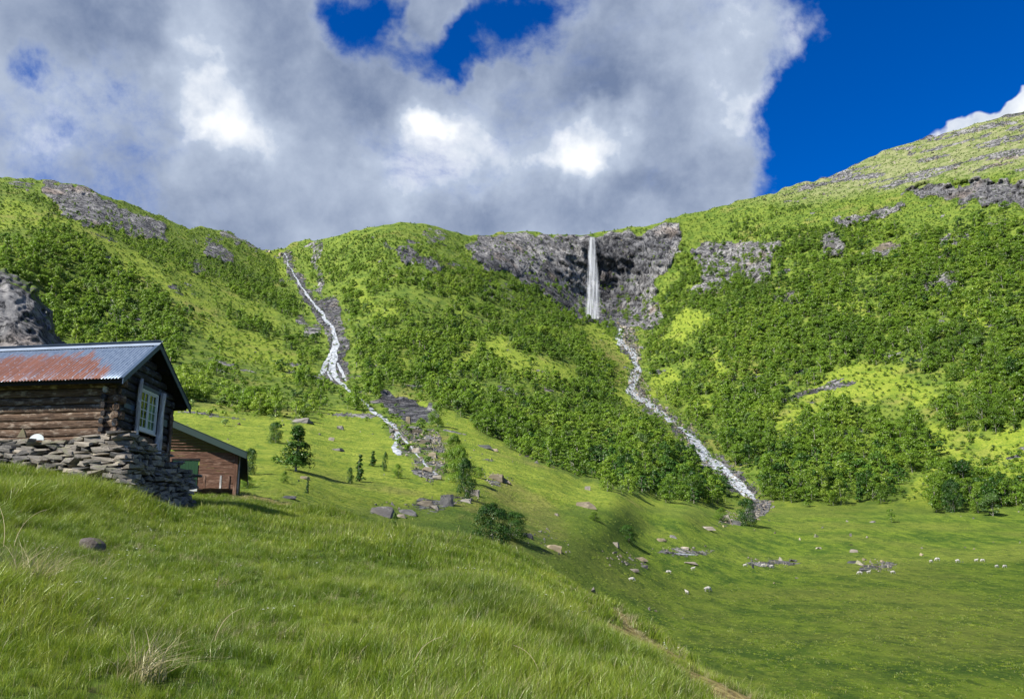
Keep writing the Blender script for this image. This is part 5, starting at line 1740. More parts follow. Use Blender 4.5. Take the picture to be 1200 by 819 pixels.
rg = np.random.default_rng(61)
count = 0
cells = []
hgt = 0.0
course = 0
while hgt < 2.6:
    h = rg.uniform(0.065, 0.145)
    s = rg.uniform(-0.3, 0.0)
    while s < seg[-1]:
        L = rg.uniform(0.22, 0.62) * (1.25 if s < seg[6] else 0.9)
        sc_ = min(max(s + L / 2, 0), seg[-1])
        tp_, ft_ = wall_at(sc_)
        H = tp_[2] - ft_[2]
        wav = 0.05 * math.sin(s * 1.3 + course)
        if hgt + wav < H + 0.05:
            f = min(1, (hgt + h / 2) / max(H, 0.1))
            p = ft_ * (1 - f) + tp_ * f
            p[2] = ft_[2] + hgt + h / 2 + wav
            t2, f2 = wall_at(min(sc_ + 0.1, seg[-1])); t1, f1 = wall_at(max(sc_ - 0.1, 0))
            dr = f2 - f1
            ang = math.atan2(dr[1], dr[0])
            cells.append((p, L, h, ang, f))
        s += L * rg.uniform(0.86, 0.97)
    hgt += h * 0.93
    course += 1
print('stones', len(cells))
cells.sort(key=lambda c: -(c[1] * c[2]) * (1 if proj(np.array(c[0]))[0] > 0 else 0.01))
small = bmesh.new()
for i, (p, L, h, ang, f) in enumerate(cells):
    dep = rg.uniform(0.30, 0.5)
    out = rg.uniform(-0.05, 0.07)
    n_ = Vector((math.sin(ang), -math.cos(ang), 0))
    loc = Vector(p) + n_ * (out - dep / 2 + 0.05)
    M = Matrix.Translation(loc) @ Euler((rg.uniform(-.10, .10), rg.uniform(-.13, .13), ang + rg.uniform(-.16, .16))).to_matrix().to_4x4() @ Matrix.Diagonal((L * 1.06, dep, h * rg.uniform(0.95, 1.3), 1))
    me = SM[int(rg.integers(0, len(SM)))]
    if i < 296:
        o = link('stone', me, base)
        o.matrix_local = Matrix.Translation(-ORG) @ M
    else:
        tmp = me.copy(); tmp.transform(M); small.from_mesh(tmp); bpy.data.meshes.remove(tmp)
me = bpy.data.meshes.new('small_stones'); bmesh.ops.translate(small, vec=-ORG, verts=small.verts); small.to_mesh(me); small.free(); me.materials.append(STONE)
o = link('small_stones', me, base); o['kind'] = 'stuff'
# packed rubble core behind the face stones and up under the sill
V = []
for k in range(len(WA)):
    inward = Vector((0.10, 0.35, 0)) if k < 6 else Vector((-0.35, 0.10, 0)) if k > 7 else Vector((-0.25, 0.28, 0))
    V.append(Vector(feet[k]) + inward - Vector((0, 0, 0.4))); V.append(Vector(tops[k]) + inward * 0.9 - Vector((0, 0, 0.10)))
n = len(V)
far_ = [hp(LEN + 1, WID + 0.4, -0.03), hp(-0.2, WID + 0.6, -0.03)]
F = [(2 * k, 2 * k + 2, 2 * k + 3, 2 * k + 1) for k in range(len(WA) - 1)]
V += far_
F.append(tuple([2 * k + 1 for k in range(len(WA))] + [n + 1, n]))
me = bpy.data.meshes.new('rubble_core'); me.from_pydata([tuple(q - ORG) for q in V], [], F); me.materials.append(DBOULD)
link('rubble_core', me, base)
# rim stones between sill and wall top, loose, lie on the ledge
for i in range(34):
    s = rg.uniform(0, seg[-1]); tp_, ft_ = wall_at(s)
    o = link('stone', SM[int(rg.integers(0, 14))], base)
    loc = Vector(tp_) + Vector((rg.uniform(-.1, .1), rg.uniform(0.12, 0.42), rg.uniform(0.0, 0.09)))
    sz = rg.uniform(0.15, 0.42)
    if count + 296 < 300:
        pass
    o.matrix_local = Matrix.Translation(loc - ORG) @ Euler((rg.uniform(-.2, .2), rg.uniform(-.2, .2), rg.uniform(-.5, .5))).to_matrix().to_4x4() @ Matrix.Diagonal((sz, sz * 0.7, sz * 0.32, 1))

_u, _w = uv_at(43, 516, -0.30)
half = [(0.0, 0.0)] + [(0.25 * math.cos(a), 0.19 * math.sin(a)) for a in np.linspace(0, math.pi, 13)]
half = half[1:]
vv = [(_u + a, -0.33 + 0.10 * b_, _w + b_) for a, b_ in half] + [(_u + a, -0.30 + 0.10 * b_, _w + b_) for a, b_ in half]
nh = len(half)
lump('half_round_slab', vv, [tuple(range(nh)), tuple(range(2 * nh - 1, nh - 1, -1))] + [(i, (i + 1) % nh, nh + (i + 1) % nh, nh + i) for i in range(nh)],
     paint('whitewashed_slab', (0.55, 0.60, 0.58), 0.6), 'half round white slab leaning on the sill log of the hut wall', 'slab')
_u, _w = uv_at(26, 513, -0.28)
vv = [(_u + a, v_, _w + b_) for v_ in (-0.32, -0.24) for a, b_ in ((0.17, 0.0), (-0.15, 0.0), (-0.06, 0.2), (0.01, 0.27))]
lump('pointed_stone', vv, [(0, 1, 2, 3), (7, 6, 5, 4), (0, 4, 5, 1), (1, 5, 6, 2), (2, 6, 7, 3), (3, 7, 4, 0)], TBOULD, 'small pointed brown stone beside the half round white slab', 'stone')

# ------------------------------------------------------------------ the brown barn behind
BG0 = Vector([float(x) for x in P(276.5, 573, 33.6)])      # foot of the right corner
BUv = Vector((-0.995, -0.06, 0.0)).normalized()           # along the gable, to the left
BVv = Vector([float(x) for x in P(284, 541, 43.5)]) - Vector([float(x) for x in P(279, 532, 33.6)])
BVv = Vector((BVv.x, BVv.y, -0.75)).normalized()


def bp_(u, v, w):
    return BG0 + BUv * u + BVv * v + Vector((0, 0, w))


barn = empty('brown_barn', BG0); barn['org'] = tuple(BG0)
tag(barn, 'low brown board barn with green door and dark green roof behind the stone base', 'barn')
BROOF = paint('dark_green_roofing', (0.022, 0.050, 0.040), 0.6, (0.05, 0.08, 0.06))
GDOOR = paint('bottle_green_paint', (0.012, 0.060, 0.020), 0.5, (0.03, 0.08, 0.04))
EW = 1.52                       # eave height at the corner
PIT = 0.415                     # rise per metre to the left


def barn_box(name, u0, u1, v0, v1, w0, w1, mat, parent=None, seed=0, top=None, long='u'):
    """top: height offset function so board tops follow the rake"""
    V = []
    for u in (u0, u1):
        for v in (v0, v1):
            V.append(bp_(u, v, w0)); V.append(bp_(u, v, w1 if top is None else min(w1, top(u))))
    c = sum(V, Vector()) / 8
    me = bpy.data.meshes.new(name)
    me.from_pydata([tuple(q - c) for q in V], [], [(0, 1, 3, 2), (4, 6, 7, 5), (0, 4, 5, 1), (2, 3, 7, 6), (0, 2, 6, 4), (1, 5, 7, 3)])
    bm = bmesh.new(); bm.from_mesh(me); bmesh.ops.recalc_face_normals(bm, faces=bm.faces); bm.to_mesh(me); bm.free()
    a = me.attributes.new('grain', 'FLOAT_VECTOR', 'POINT')
    inv = fr_inverse(bp_); ax = {'u': 0, 'v': 1, 'w': 2}[long]
    a.data.foreach_set('vector', [x for v in me.vertices for x in grain_of(inv, v.co + c, ax, seed * 3.7)])
    me.materials.append(mat)
    o = link(name, me, parent or barn)
    o.location = c - BG0 if parent is None else c - BG0 - parent.location
    return o


rake = lambda u: EW + PIT * u - 0.05
BW = 0.128
w = 0.0
k = 0
while w < 3.2:
    ue = max(0.02, (w - EW + 0.05) / PIT)
    # gaps for the door on the left
    for (a, b_) in ((0.14, 1.62), (2.78, 5.2)) if w < 1.20 else ((0.14, 5.2),):
        a = max(a, ue if w > EW - 0.05 else a)
        if b_ - a > 0.15:
            barn_box('wall_board', a, b_, -0.025 - 0.004 * (k % 2), 0.02, w + 0.004, w + BW - 0.006, REDW, seed=k, top=rake)
    w += BW; k += 1
barn_box('corner_board', 0.0, 0.14, -0.05, 0.03, -0.25, 3, REDW, seed=90, top=rake, long='w')
barn_box('corner_post', -0.10, -0.04, 0.1, 0.16, -0.2, EW - 0.1, GREY, seed=91, long='w')
# hatch of boards right of the door
hx0, hx1, hw0, hw1 = 0.30, 1.40, 0.02, 0.58
hatch = barn_box('hatch', hx0, hx1, -0.05, -0.032, hw0, hw1, REDW, seed=30)
barn_box('batten', hx0, hx0 + 0.07, -0.066, -0.052, hw0, hw1 - .01, REDW, seed=31, long='w')
barn_box('batten', hx0 + 0.33, hx0 + 0.41, -0.066, -0.052, hw0, hw1 - .01, GREY, seed=32, long='w')
barn_box('batten', hx1 - 0.09, hx1, -0.066, -0.052, hw0, hw1 - .01, REDW, seed=33, long='w')
for j in range(8):
    barn_box('door_board', 1.66 + j * 0.135, 1.66 + j * 0.135 + 0.130, -0.03 - 0.003 * (j % 2), 0.02, 0.02, 1.20, GDOOR, seed=40 + j, long='w')
barn_box('door_head', 1.62, 2.78, -0.05, 0.02, 1.205, 1.29, DKW, seed=60)
barn_box('door_sill', 1.62, 2.1, -0.12, 0.02, -0.10, 0.015, WHITEP, seed=61)
# side and back walls, roof
BL = 9.5
barn_box('side_wall', 0.02, 0.10, 0.05, BL, -0.6, EW - 0.06, REDW, seed=62, long='v')
barn_box('back_wall', 0.1, 5.2, BL, BL + 0.08, -0.4, 3.2, REDW, seed=63, top=rake)


def barn_roof(name, u0, u1, v0, v1, o0, o1, mat):
    V = [bp_(u, v, EW + PIT * u + o) for u in (u0, u1) for v in (v0, v1) for o in (o0, o1)]
    me = bpy.data.meshes.new(name); me.from_pydata([tuple(q - BG0) for q in V], [], [(0, 1, 3, 2), (4, 6, 7, 5), (0, 4, 5, 1), (2, 3, 7, 6), (0, 2, 6, 4), (1, 5, 7, 3)])
    bm = bmesh.new(); bm.from_mesh(me); bmesh.ops.recalc_face_normals(bm, faces=bm.faces); bm.to_mesh(me); bm.free()
    me.materials.append(mat)
    return link(name, me, barn)


barn_roof('roof', -0.34, 5.4, -0.38, BL + 0.4, 0.0, 0.14, BROOF)
barn_roof('barge_board', -0.36, 5.4, -0.42, -0.385, -0.14, 0.135, BROOF)
barn_roof('verge_flashing', -0.37, 5.4, -0.44, -0.25, 0.145, 0.165, BROOF)
barn_roof('eave_board', -0.375, -0.345, -0.40, BL + 0.4, -0.16, 0.13, DKW)

# ------------------------------------------------------------------ sheep
def wool():
    m, t, b = material('sheep_wool')
    n = t.noise(t.pos(), 9, 4, 0.7)
    put(t, b, t.mix(n, (0.32, 0.30, 0.25), (0.55, 0.53, 0.48)), 0.95, t.bump(n, 0.6, 0.05), spec=0.05)
    return m


WOOL = wool()
FACE = paint('sheep_face', (0.42, 0.39, 0.34), 0.8, (0.3, 0.28, 0.24))


def skin_mesh(name, joints, edges, mat, sub=2):
    me = bpy.data.meshes.new(name); me.from_pydata([j[0] for j in joints], edges, [])
    o = bpy.data.objects.new('tmp', me); COL.objects.link(o)
    o.modifiers.new('skin', 'SKIN'); o.modifiers.new('sub', 'SUBSURF').levels = sub
    for i, j in enumerate(joints):
        me.skin_vertices[0].data[i].radius = j[1]
        me.skin_vertices[0].data[i].use_root = (i == 0)
    dg = bpy.context.evaluated_depsgraph_get()
    out = bpy.data.meshes.new_from_object(o.evaluated_get(dg)); out.name = name
    bpy.data.objects.remove(o)
    out.materials.clear(); out.materials.append(mat)
    out.polygons.foreach_set('use_smooth', [True] * len(out.polygons))
    return out


def sheep_mesh(name, graze):
    J = [((0, 0, 0.62), (0.26, 0.24)), ((0.33, 0, 0.64), (0.24, 0.24)), ((0.52, 0, 0.66), (0.16, 0.17)), ((-0.33, 0, 0.62), (0.25, 0.24)), ((-0.52, 0, 0.60), (0.13, 0.15))]
    E = [(0, 1), (1, 2), (0, 3), (3, 4)]
    if graze:
        J += [((0.66, 0, 0.48), (0.10, 0.10)), ((0.76, 0, 0.26), (0.075, 0.085)), ((0.84, 0, 0.10), (0.05, 0.055))]
    else:
        J += [((0.66, 0, 0.82), (0.10, 0.10)), ((0.74, 0, 0.94), (0.085, 0.09)), ((0.90, 0, 0.90), (0.05, 0.055))]
    E += [(2, 5), (5, 6), (6, 7)]
    for sx, sy in ((0.33, 1), (0.33, -1), (-0.36, 1), (-0.36, -1)):
        k = len(J); b = 1 if sx > 0 else 3
        kn = 0.02 if sx > 0 else -0.05
        J += [((sx, sy * 0.13, 0.46), (0.075, 0.075)), ((sx + kn, sy * 0.13, 0.26), (0.035, 0.035)), ((sx, sy * 0.13, 0.02), (0.03, 0.03))]
        E += [(b, k), (k, k + 1), (k + 1, k + 2)]
    k = len(J)
    J += [((0.70, 0.11, 0.44 if graze else 0.99), (0.02, 0.02)), ((0.70, -0.11, 0.44 if graze else 0.99), (0.02, 0.02)), ((-0.62, 0, 0.45), (0.035, 0.035))]
    E += [(5, k), (5, k + 1), (4, k + 2)]
    return skin_mesh(name, J, E, WOOL)


SHEEP = [sheep_mesh('sheep', True), sheep_mesh('sheep', False)]
for (px, py, w_, st, ry, lab) in [
    (829, 693, 9, 0, 0.3, 'larger white sheep standing side on in the near meadow'), (805, 696, 7, 1, 1.9, 'white sheep seen end on left of the larger near sheep'),
    (740, 681, 6, 0, 0.1, 'white sheep close to the foot of the steep bank'), (784, 672, 4, 0, 3.0, 'tiny white sheep between the near pair and the gravel'),
    (812, 668, 4, 1, 0.4, 'tiny white sheep just below the dark slab by the gravel'), (873, 664, 5, 0, 0.2, 'white sheep at the left end of the pebble bar'),
    (895, 664, 5, 0, 3.1, 'left one of two sheep lying close together by the pebble bar'), (904, 665, 5, 0, 0.2, 'right one of two sheep close together by the pebble bar'),
    (1008, 673, 6, 0, 3.0, 'white sheep grazing just below the stony bar at its left end'), (1018, 672, 5, 1, 0.3, 'white sheep just right of the one below the stony bar'),
    (1046, 672, 5, 0, 0.0, 'white sheep below the right end of the stony bar'), (1091, 659, 4, 0, 0.3, 'tiny white sheep left of the brightest sheep on the right meadow'),
    (1099, 657, 6, 0, 3.2, 'brightest of the sheep scattered over the right meadow'), (1122, 659, 6, 0, 0.2, 'white sheep midway between the brightest one and the grazing pair'),
    (1144, 658, 5, 1, 0.1, 'left one of the pair of sheep on the right meadow'), (1152, 658, 5, 0, 3.1, 'right one of the pair of sheep on the right meadow'),
    (1168, 665, 5, 0, 0.3, 'white sheep below the pair on the right meadow'), (1178, 665, 5, 0, 3.3, 'rightmost sheep near the edge of the photo'),
]:
    g_ = ground(px, py); d = float(g_[1])
    o = link('sheep', SHEEP[st]); o.location = g_ - np.array([0, 0, 0.03]); o.rotation_euler = (0, 0, ry)
    o.scale = (min(1.35, max(0.8, w_ * d / FPX / 1.35)),) * 3
    tag(o, lab, 'sheep', 'white sheep grazing on the meadow')

# ------------------------------------------------------------------ grass
def make_grass(name, dark, mid, light, straw):
    m, t, b = material(name)
    m.node_tree.nodes.remove(b)
    out = m.node_tree.nodes['Material Output']
    p = t.pos()
    tt, dry_ = t.attr('tip'), t.attr('dead')
    n1 = t.noise(p, 0.45, 4, 0.6); n2 = t.noise(p, 1.6, 3, 0.6); n3 = t.noise(p, 0.16, 3, 0.5)
    r = t.rnd()
    f = t.math('ADD', t.math('MULTIPLY', t.math('SUBTRACT', n1, 0.5), 2.3), t.math('MULTIPLY', t.math('SUBTRACT', n2, 0.5), 1.3))
    f = t.math('ADD', f, t.math('MULTIPLY', r, 0.45))
    f = t.math('ADD', f, t.math('MULTIPLY', t.attr('blade'), 0.55))
    c = t.mix(t.ramp(f, -0.1, 0.5), dark, mid)
    c = t.mix(t.ramp(f, 0.45, 1.1), c, light)
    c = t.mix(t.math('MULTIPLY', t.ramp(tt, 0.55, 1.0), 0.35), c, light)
    c = t.mix(t.math('MULTIPLY', t.ramp(n3, 0.54, 0.70), 0.30), c, (0.17, 0.175, 0.03))
    c = t.mix(dry_, c, straw)
    d = t.new('ShaderNodeBsdfDiffuse'); t.put(d.inputs[0], c)
    tr = t.new('ShaderNodeBsdfTranslucent'); t.put(tr.inputs[0], t.mix(0.4, c, (0.22, 0.30, 0.02)))
    g = t.new('ShaderNodeBsdfGlossy'); g.inputs['Roughness'].default_value = 0.4; t.put(g.inputs[0], (0.7, 0.75, 0.6))
    mx = t.new('ShaderNodeMixShader'); mx.inputs[0].default_value = 0.35
    t.l.new(d.outputs[0], mx.inputs[1]); t.l.new(tr.outputs[0], mx.inputs[2])
    m2 = t.new('ShaderNodeMixShader'); m2.inputs[0].default_value = 0.05
    t.l.new(mx.outputs[0], m2.inputs[1]); t.l.new(g.outputs[0], m2.inputs[2])
    t.l.new(m2.outputs[0], out.inputs[0])
    return m


GRASS = make_grass('meadow_grass_blades', (0.048, 0.104, 0.006), (0.152, 0.240, 0.013), (0.33, 0.385, 0.042), (0.42, 0.36, 0.20))


def tuft(name, seed, nb, h, spread, width, lean, dead=0.04, seeds=0, droop=0.5):
    rg = np.random.default_rng(seed)
    V, F, TT, DD, BB = [], [], [], [], []
    for i in range(nb + seeds):
        sd_ = i >= nb
        a = rg.uniform(0, 2 * math.pi); r = spread * math.sqrt(rg.uniform())
        bx, by = r * math.cos(a), r * math.sin(a)
        L = h * (rg.uniform(0.55, 1.1) if not sd_ else rg.uniform(1.15, 1.5))
        wd = width * (rg.uniform(0.7, 1.25) if not sd_ else 0.45)
        da = rg.uniform(0, 2 * math.pi)
        ln = rg.uniform(0.1, 1.0) * droop * (0.35 if sd_ else 1)
        dx, dy = ln * math.cos(da) + lean, ln * math.sin(da) - 0.1 * lean
        yaw = rg.uniform(0, math.pi); wx, wy = math.cos(yaw) * wd / 2, math.sin(yaw) * wd / 2
        n = 4; k = len(V)
        dead_ = 1.0 if (rg.uniform() < dead) else (0.55 if sd_ else 0.0)
        bb = rg.uniform()
        for s in range(n + 1):
            t = s / n
            cx = bx + dx * L * t * t; cy = by + dy * L * t * t
            cz = L * (t - 0.38 * min(1.3, math.hypot(dx, dy)) * t * t) - 0.03
            q = (1 - t ** 1.6) + 0.02
            if sd_ and t > 0.7:
                q = 1.7 if s == n - 1 or s == n else 1.0
                if s == n: q = 0.3
            V += [(cx - wx * q, cy - wy * q, cz), (cx + wx * q, cy + wy * q, cz)]
            TT += [t, t]; DD += [dead_ if not (sd_ and t > 0.7) else 0.55] * 2; BB += [bb, bb]
        for s in range(n):
            F.append((k + 2 * s, k + 2 * s + 1, k + 2 * s + 3, k + 2 * s + 2))
    me = mesh_np(name, np.array(V), np.array(F), [GRASS])
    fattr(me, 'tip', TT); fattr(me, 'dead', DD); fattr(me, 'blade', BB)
    return me


KT = [tuft('tuft', 700 + i, 46, 0.40, 0.16, 0.0085, 0.20, 0.04, 0, 0.7) for i in range(5)]
KT += [tuft('tuft', 710 + i, 40, 0.40, 0.16, 0.007, 0.22, 0.06, 3, 0.6) for i in range(3)]
KT += [tuft('tuft', 720, 60, 0.48, 0.15, 0.008, 0.45, 0.02, 0, 0.85)]
KT += [tuft('tuft', 730, 40, 0.36, 0.14, 0.006, 0.35, 0.95, 0, 0.9)]
# wide-bladed, cheaper tufts further off
KF = [tuft('tuft', 740 + i, 30, 0.42, 0.22, 0.018, 0.22, 0.05, 1 if i > 1 else 0, 0.6) for i in range(4)]
KF += [tuft('tuft', 745, 30, 0.36, 0.2, 0.014, 0.3, 0.9, 0, 0.8)]
KALL = KT + KF + [None]
NTK = len(KT)
# little white meadow flowers on thin stems
WHF = material('white_petal'); put(WHF[1], WHF[2], (0.75, 0.75, 0.70), 0.7)
rgf = np.random.default_rng(99)
V, F, MI, TT = [], [], [], []
for i in range(4):
    bx, by = rgf.uniform(-.25, .25, 2); hh = rgf.uniform(0.18, 0.30); k = len(V)
    V += [(bx - .002, by, 0), (bx + .002, by, 0), (bx + .022, by, hh), (bx + .018, by, hh)]; F.append((k, k + 1, k + 2, k + 3)); MI.append(0)
    for a in range(5):
        k = len(V); an = a * 1.257; c_, s_ = math.cos(an), math.sin(an)
        V += [(bx + .02, by, hh), (bx + .02 + .009 * math.cos(an - .4), by + .009 * math.sin(an - .4), hh + .004), (bx + .02 + .012 * c_, by + .012 * s_, hh + .003), (bx + .02 + .009 * math.cos(an + .4), by + .009 * math.sin(an + .4), hh + .004)]
        F.append((k, k + 1, k + 2, k + 3)); MI.append(1)
me = mesh_np('flower_tuft', np.array(V), np.array(F), [GRASS, WHF[0]], False, MI)
for nm in ('tip', 'dead', 'blade'): fattr(me, nm, np.full(len(V), 0.3 if nm != 'dead' else 0.0))
KALL[-1] = me
parts_ = []
rg = np.random.default_rng(77)
for d0, d1, den in ((2.6, 8, 120), (8, 13, 95), (13, 20, 64), (20, 30, 42), (30, 44, 26)):
    A = 1.52 * (d1 * d1 - d0 * d0) / 2
    n = int(A * den)
    d = np.sqrt(rg.uniform(d0 * d0, d1 * d1, n)); q = rg.uniform(-0.76, 0.76, n)
    parts_.append(np.stack([q * d, d], 1))
gp2 = np.concatenate(parts_)
x, y = gp2[:, 0], gp2[:, 1]; q = x / y
bdd = np.interp(q, HQ, BD)
keep = y < bdd + 5.0
z = hill(x, y)
pxx, pyy = proj(np.stack([x, y, z + 0.3], -1))
keep &= (pyy < 900) & (pxx > -60) & (pxx < 1270)
# footprints of the hut, the stone base and the barn
wx_, wy_ = feet[:, 0], feet[:, 1]
foot_poly = [(wx_[i], wy_[i] + 0.12) for i in range(len(wx_))] + [(hp(0, WID + 1, 0).x + 0.4, hp(0, WID + 1, 0).y), (hp(LEN + 3, WID + 1, 0).x, hp(LEN, WID + 1, 0).y)]
keep &= poly_dist(x, y, foot_poly) < 0
barn_poly = [(bp_(u_, v_, 0).x, bp_(u_, v_, 0).y) for u_, v_ in ((-0.1, -0.1), (5.3, -0.1), (5.3, BL), (-0.1, BL))]
keep &= poly_dist(x, y, barn_poly) < 0
bare_ = bareness(x, y)
keep &= rg.uniform(size=len(x)) > bare_ * 0.80
x, y, z, bare_ = x[keep], y[keep], z[keep], bare_[keep]
print('tufts', len(x))
hn = fbm(x / 2.4, y / 2.4, 0, 3, 91)
hs_ = np.maximum(0.62, 0.86 + 0.9 * hn) * rg.uniform(0.75, 1.25, len(x))
hs_ *= np.interp(y, [2.6, 6, 12, 40], [0.42, 0.48, 0.58, 0.70])
hs_ *= 1 - 0.6 * np.clip(bare_, 0, 1)
# lusher growth below the stone base
pxx, pyy = proj(np.stack([x, y, z], -1))
lu = np.exp(-(((pxx - 60) / 90) ** 2 + ((pyy - 590) / 26) ** 2))
hs_ *= 1 + 0.55 * lu
near = y < 15
kk = np.where(near, rg.choice([0, 1, 2, 3, 4, 5, 6, 7, 8], len(x), p=[.13, .13, .13, .13, .13, .07, .07, .07, .14]), NTK + rg.choice([0, 1, 2, 3], len(x), p=[.33, .33, .17, .17]))
dd_ = sstep(0.30, 0.5, fbm(x / 0.9, y / 0.9, 0, 2, 93) * 0.8 + 0.1) * 0.5
isd = rg.uniform(size=len(x)) < np.clip(bare_ * 0.9 + dd_ * 0.30 + 0.015, 0, 1)
kk = np.where(isd, np.where(near, NTK - 1, NTK + 4), kk)
kk = np.where((lu > 0.35) & (rg.uniform(size=len(x)) < 0.6), 8, kk)
flw = (y < 22) & (rg.uniform(size=len(x)) < 0.007 * (vnoise(x / 2.2, y / 2.2, 0, 98) > 0.0))
kk = np.where(flw, len(KALL) - 1, kk)
hs_ = np.where(flw, 1.0, hs_)
wsc = np.interp(y, [3, 12, 40], [0.95, 1.15, 1.4])
o = instancer('meadow_grass', KALL, np.stack([x, y, z], -1), np.stack([rg.uniform(-.12, .12, len(x)), rg.uniform(-.12, .12, len(x)), rg.uniform(-2.2, 2.2, len(x))], 1),
              np.stack([hs_ * wsc, hs_ * wsc, hs_], 1), kk)
tag(o, 'tall wind-bent green grass covering the foreground hillside', 'grass')

# grazed turf with rushes on the valley floor
VG = [tuft('tuft', 760 + i, 26, 0.30, 0.30, 0.035, 0.15, 0.05, 0, 0.6) for i in range(3)]
gd = valley * np.interp(D0, [40, 90, 150, 230], [3.6, 2.6, 1.3, 0.15]) * (0.45 + 0.8 * sstep(-0.1, 0.35, fbm(X0 / 9, Y0 / 4, 0, 3, 95)))
gd = np.maximum(gd, (PYg > 560) * (PXg < 800) * (PXg > 280) * (D0 < 190) * 0.55 * (1 - valley) * (1 - rock))
gd = gd * (PXg < 1290) * (PXg > 230) * (PYg < 860)
vp, vr_, vc_ = scatter(gd, rg)
print('valley tufts', len(vp))
vs_ = rg.uniform(0.5, 1.2, len(vp)) * (0.75 + 0.5 * fbm(vp[:, 0] / 6, vp[:, 1] / 3, 0, 2, 97))
o = instancer('valley_turf', VG, vp, np.stack([0 * vs_, 0 * vs_, rg.uniform(0, 6.28, len(vp))], 1), np.stack([vs_ * 1.2, vs_ * 1.2, vs_ * 0.8], 1), rg.integers(0, 3, len(vp)))
tag(o, 'short grazed turf and rush tufts on the flat valley floor', 'turf')

# stones and straw in the foreground
def hill_at(px, py):
    ds = np.linspace(3, 40, 1500); pts = P(np.full(1500, px), np.full(1500, py), ds)
    zz = hill(pts[:, 0], pts[:, 1])
    k_ = int(np.argmax(pts[:, 2] < zz)) if (pts[:, 2] < zz).any() else 800
    return pts[k_]


MOSSB = make_stone('mossy_stone', (0.05, 0.042, 0.04), (0.12, 0.105, 0.10), (0.20, 0.18, 0.17), 1.0, 1.6)
g_ = hill_at(104, 648); o = link('boulder', boulder_mesh('boulder', 455, MOSSB, 0.8)); o.location = g_ + np.array([0, 0, 0.05])
s_ = g_[1] / FPX; o.scale = (36 * s_, 30 * s_, 34 * s_); tag(o, 'pinkish grey stone with a mossy cap half buried in the foreground grass', 'boulder')
for (px, py, n_, sc_, lab) in [(30, 690, 16, 1.5, 'heap of bleached dead grass at the left edge of the foreground'), (165, 800, 12, 1.0, 'tuft of dry straw near the bottom left of the foreground'),
                               (118, 672, 4, 0.8, 'thin wisp of dry straw just below the mossy stone'), (260, 690, 3, 0.7, 'faint wisp of dry straw in the middle of the left foreground')]:
    g_ = hill_at(px, py)
    V0 = []
    me = tuft('dry_grass_tuft', 800 + px, n_ * 9, 0.42 * sc_, 0.16 * sc_, 0.008, 0.6, 1.0, 0, 1.4)
    o = link('dry_grass_tuft', me); o.location = g_ + np.array([0, 0, 0.04]); o.rotation_euler = (0, 0, random.uniform(-.6, .6))
    tag(o, lab, 'grass tuft')
STALK = material('dead_stalk'); put(STALK[1], STALK[2], (0.45, 0.37, 0.22), 0.8)
for (px, py, hpx, bend, lab) in [(4, 640, 62, -1, 'tall bent dead stalk at the left edge of the photo'), (16, 642, 40, 1, 'shorter bent dead stalk beside the tall one at the left edge'),
                                 (250, 760, 40, 1, 'crossed pale stalk leaning right in the left foreground'), (480, 800, 44, 1, 'long fallen pale stalk near the bottom centre'),
                                 (634, 805, 40, -1, 'bent pale stalk near the bottom right of the hillside')]:
    g_ = Vector(hill_at(px, py)); s_ = g_.y / FPX
    L = hpx * s_; V, F = [], []
    for j in range(9):
        t_ = j / 8; c = Vector((bend * L * 0.75 * t_ * t_, 0.1 * L * t_, L * 1.1 * math.sin(t_ * 1.35)))
        r_ = 0.004 * (1 - 0.6 * t_)
        for a in range(4):
            V.append(tuple(c + Vector((r_ * math.cos(a * 1.57), 0, r_ * math.sin(a * 1.57)))))
    for j in range(8):
        for a in range(4):
            F.append((j * 4 + a, j * 4 + (a + 1) % 4, j * 4 + 4 + (a + 1) % 4, j * 4 + 4 + a))
    me = bpy.data.meshes.new('dead_stalk'); me.from_pydata(V, [], F); me.materials.append(STALK[0])
    o = link('dead_stalk', me); o.location = g_; tag(o, lab, 'stalk')

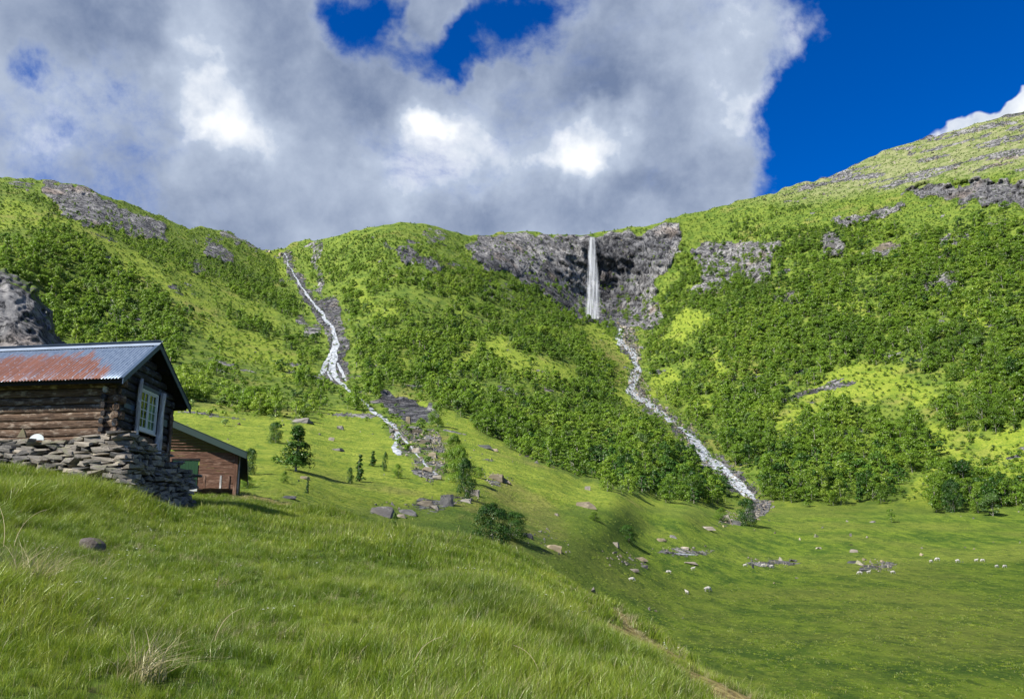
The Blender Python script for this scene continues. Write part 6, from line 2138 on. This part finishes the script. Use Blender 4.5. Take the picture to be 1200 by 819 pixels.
# ------------------------------------------------------------------ a thin drifting cloud up towards the sun shades the valley floor
def make_cloud_mat():
    m, t, b = material('thin_cloud')
    m.node_tree.nodes.remove(b)
    p = t.pos()
    n = t.noise(p, 0.0065, 5, 0.6)
    rim = t.attr('body')
    a = t.math('ADD', rim, t.math('MULTIPLY', t.math('SUBTRACT', n, 0.5), 0.9))
    a = t.ramp(a, 0.15, 0.75, 0.0, 0.13)
    d = t.new('ShaderNodeBsdfTranslucent'); t.put(d.inputs[0], (0.9, 0.9, 0.92))
    tr = t.new('ShaderNodeBsdfTransparent')
    mx = t.new('ShaderNodeMixShader'); t.put(mx.inputs[0], a)
    t.l.new(tr.outputs[0], mx.inputs[1]); t.l.new(d.outputs[0], mx.inputs[2])
    t.l.new(mx.outputs[0], m.node_tree.nodes['Material Output'].inputs[0])
    return m


CLM = make_cloud_mat()


def cloud(label, target, rx, ry, ang, H):
    """a flat puffy bank hanging where its shade falls on the target"""
    c = np.array(target) + np.array(SUN) * (H / SUN.z)
    n, m_ = 72, 36
    V, B = [], []
    for i in range(m_ + 1):
        ph = math.pi * i / m_
        for j in range(n):
            a = 2 * math.pi * j / n
            x_, y_, z_ = math.sin(ph) * math.cos(a), math.sin(ph) * math.sin(a), math.cos(ph)
            k_ = 1 + 0.25 * float(vnoise(x_ * 2, y_ * 2, z_ * 2, 601)) + 0.12 * float(vnoise(x_ * 5, y_ * 5, z_ * 5, 602))
            lx, ly, lz = rx * x_ * k_, ry * y_ * k_, (28 if z_ > 0 else 12) * z_ * k_
            V.append((c[0] + lx * math.cos(ang) - ly * math.sin(ang), c[1] + lx * math.sin(ang) + ly * math.cos(ang), c[2] + lz))
            B.append(abs(z_) ** 1.3)
    F = [(i * n + j, i * n + (j + 1) % n, (i + 1) * n + (j + 1) % n, (i + 1) * n + j) for i in range(m_) for j in range(n)]
    me = mesh_np('cloud', np.array(V), np.array(F), [CLM], True)
    fattr(me, 'body', B)
    return tag(link('cloud', me), label, 'cloud', kind='structure')


cloud('thin cloud drifting overhead on the sunward side of the valley', (105, 95, -8), 230, 120, 0.25, 520)
cloud('small thin cloud high up beside the larger one', (150, 350, 5), 75, 45, 0.0, 520)
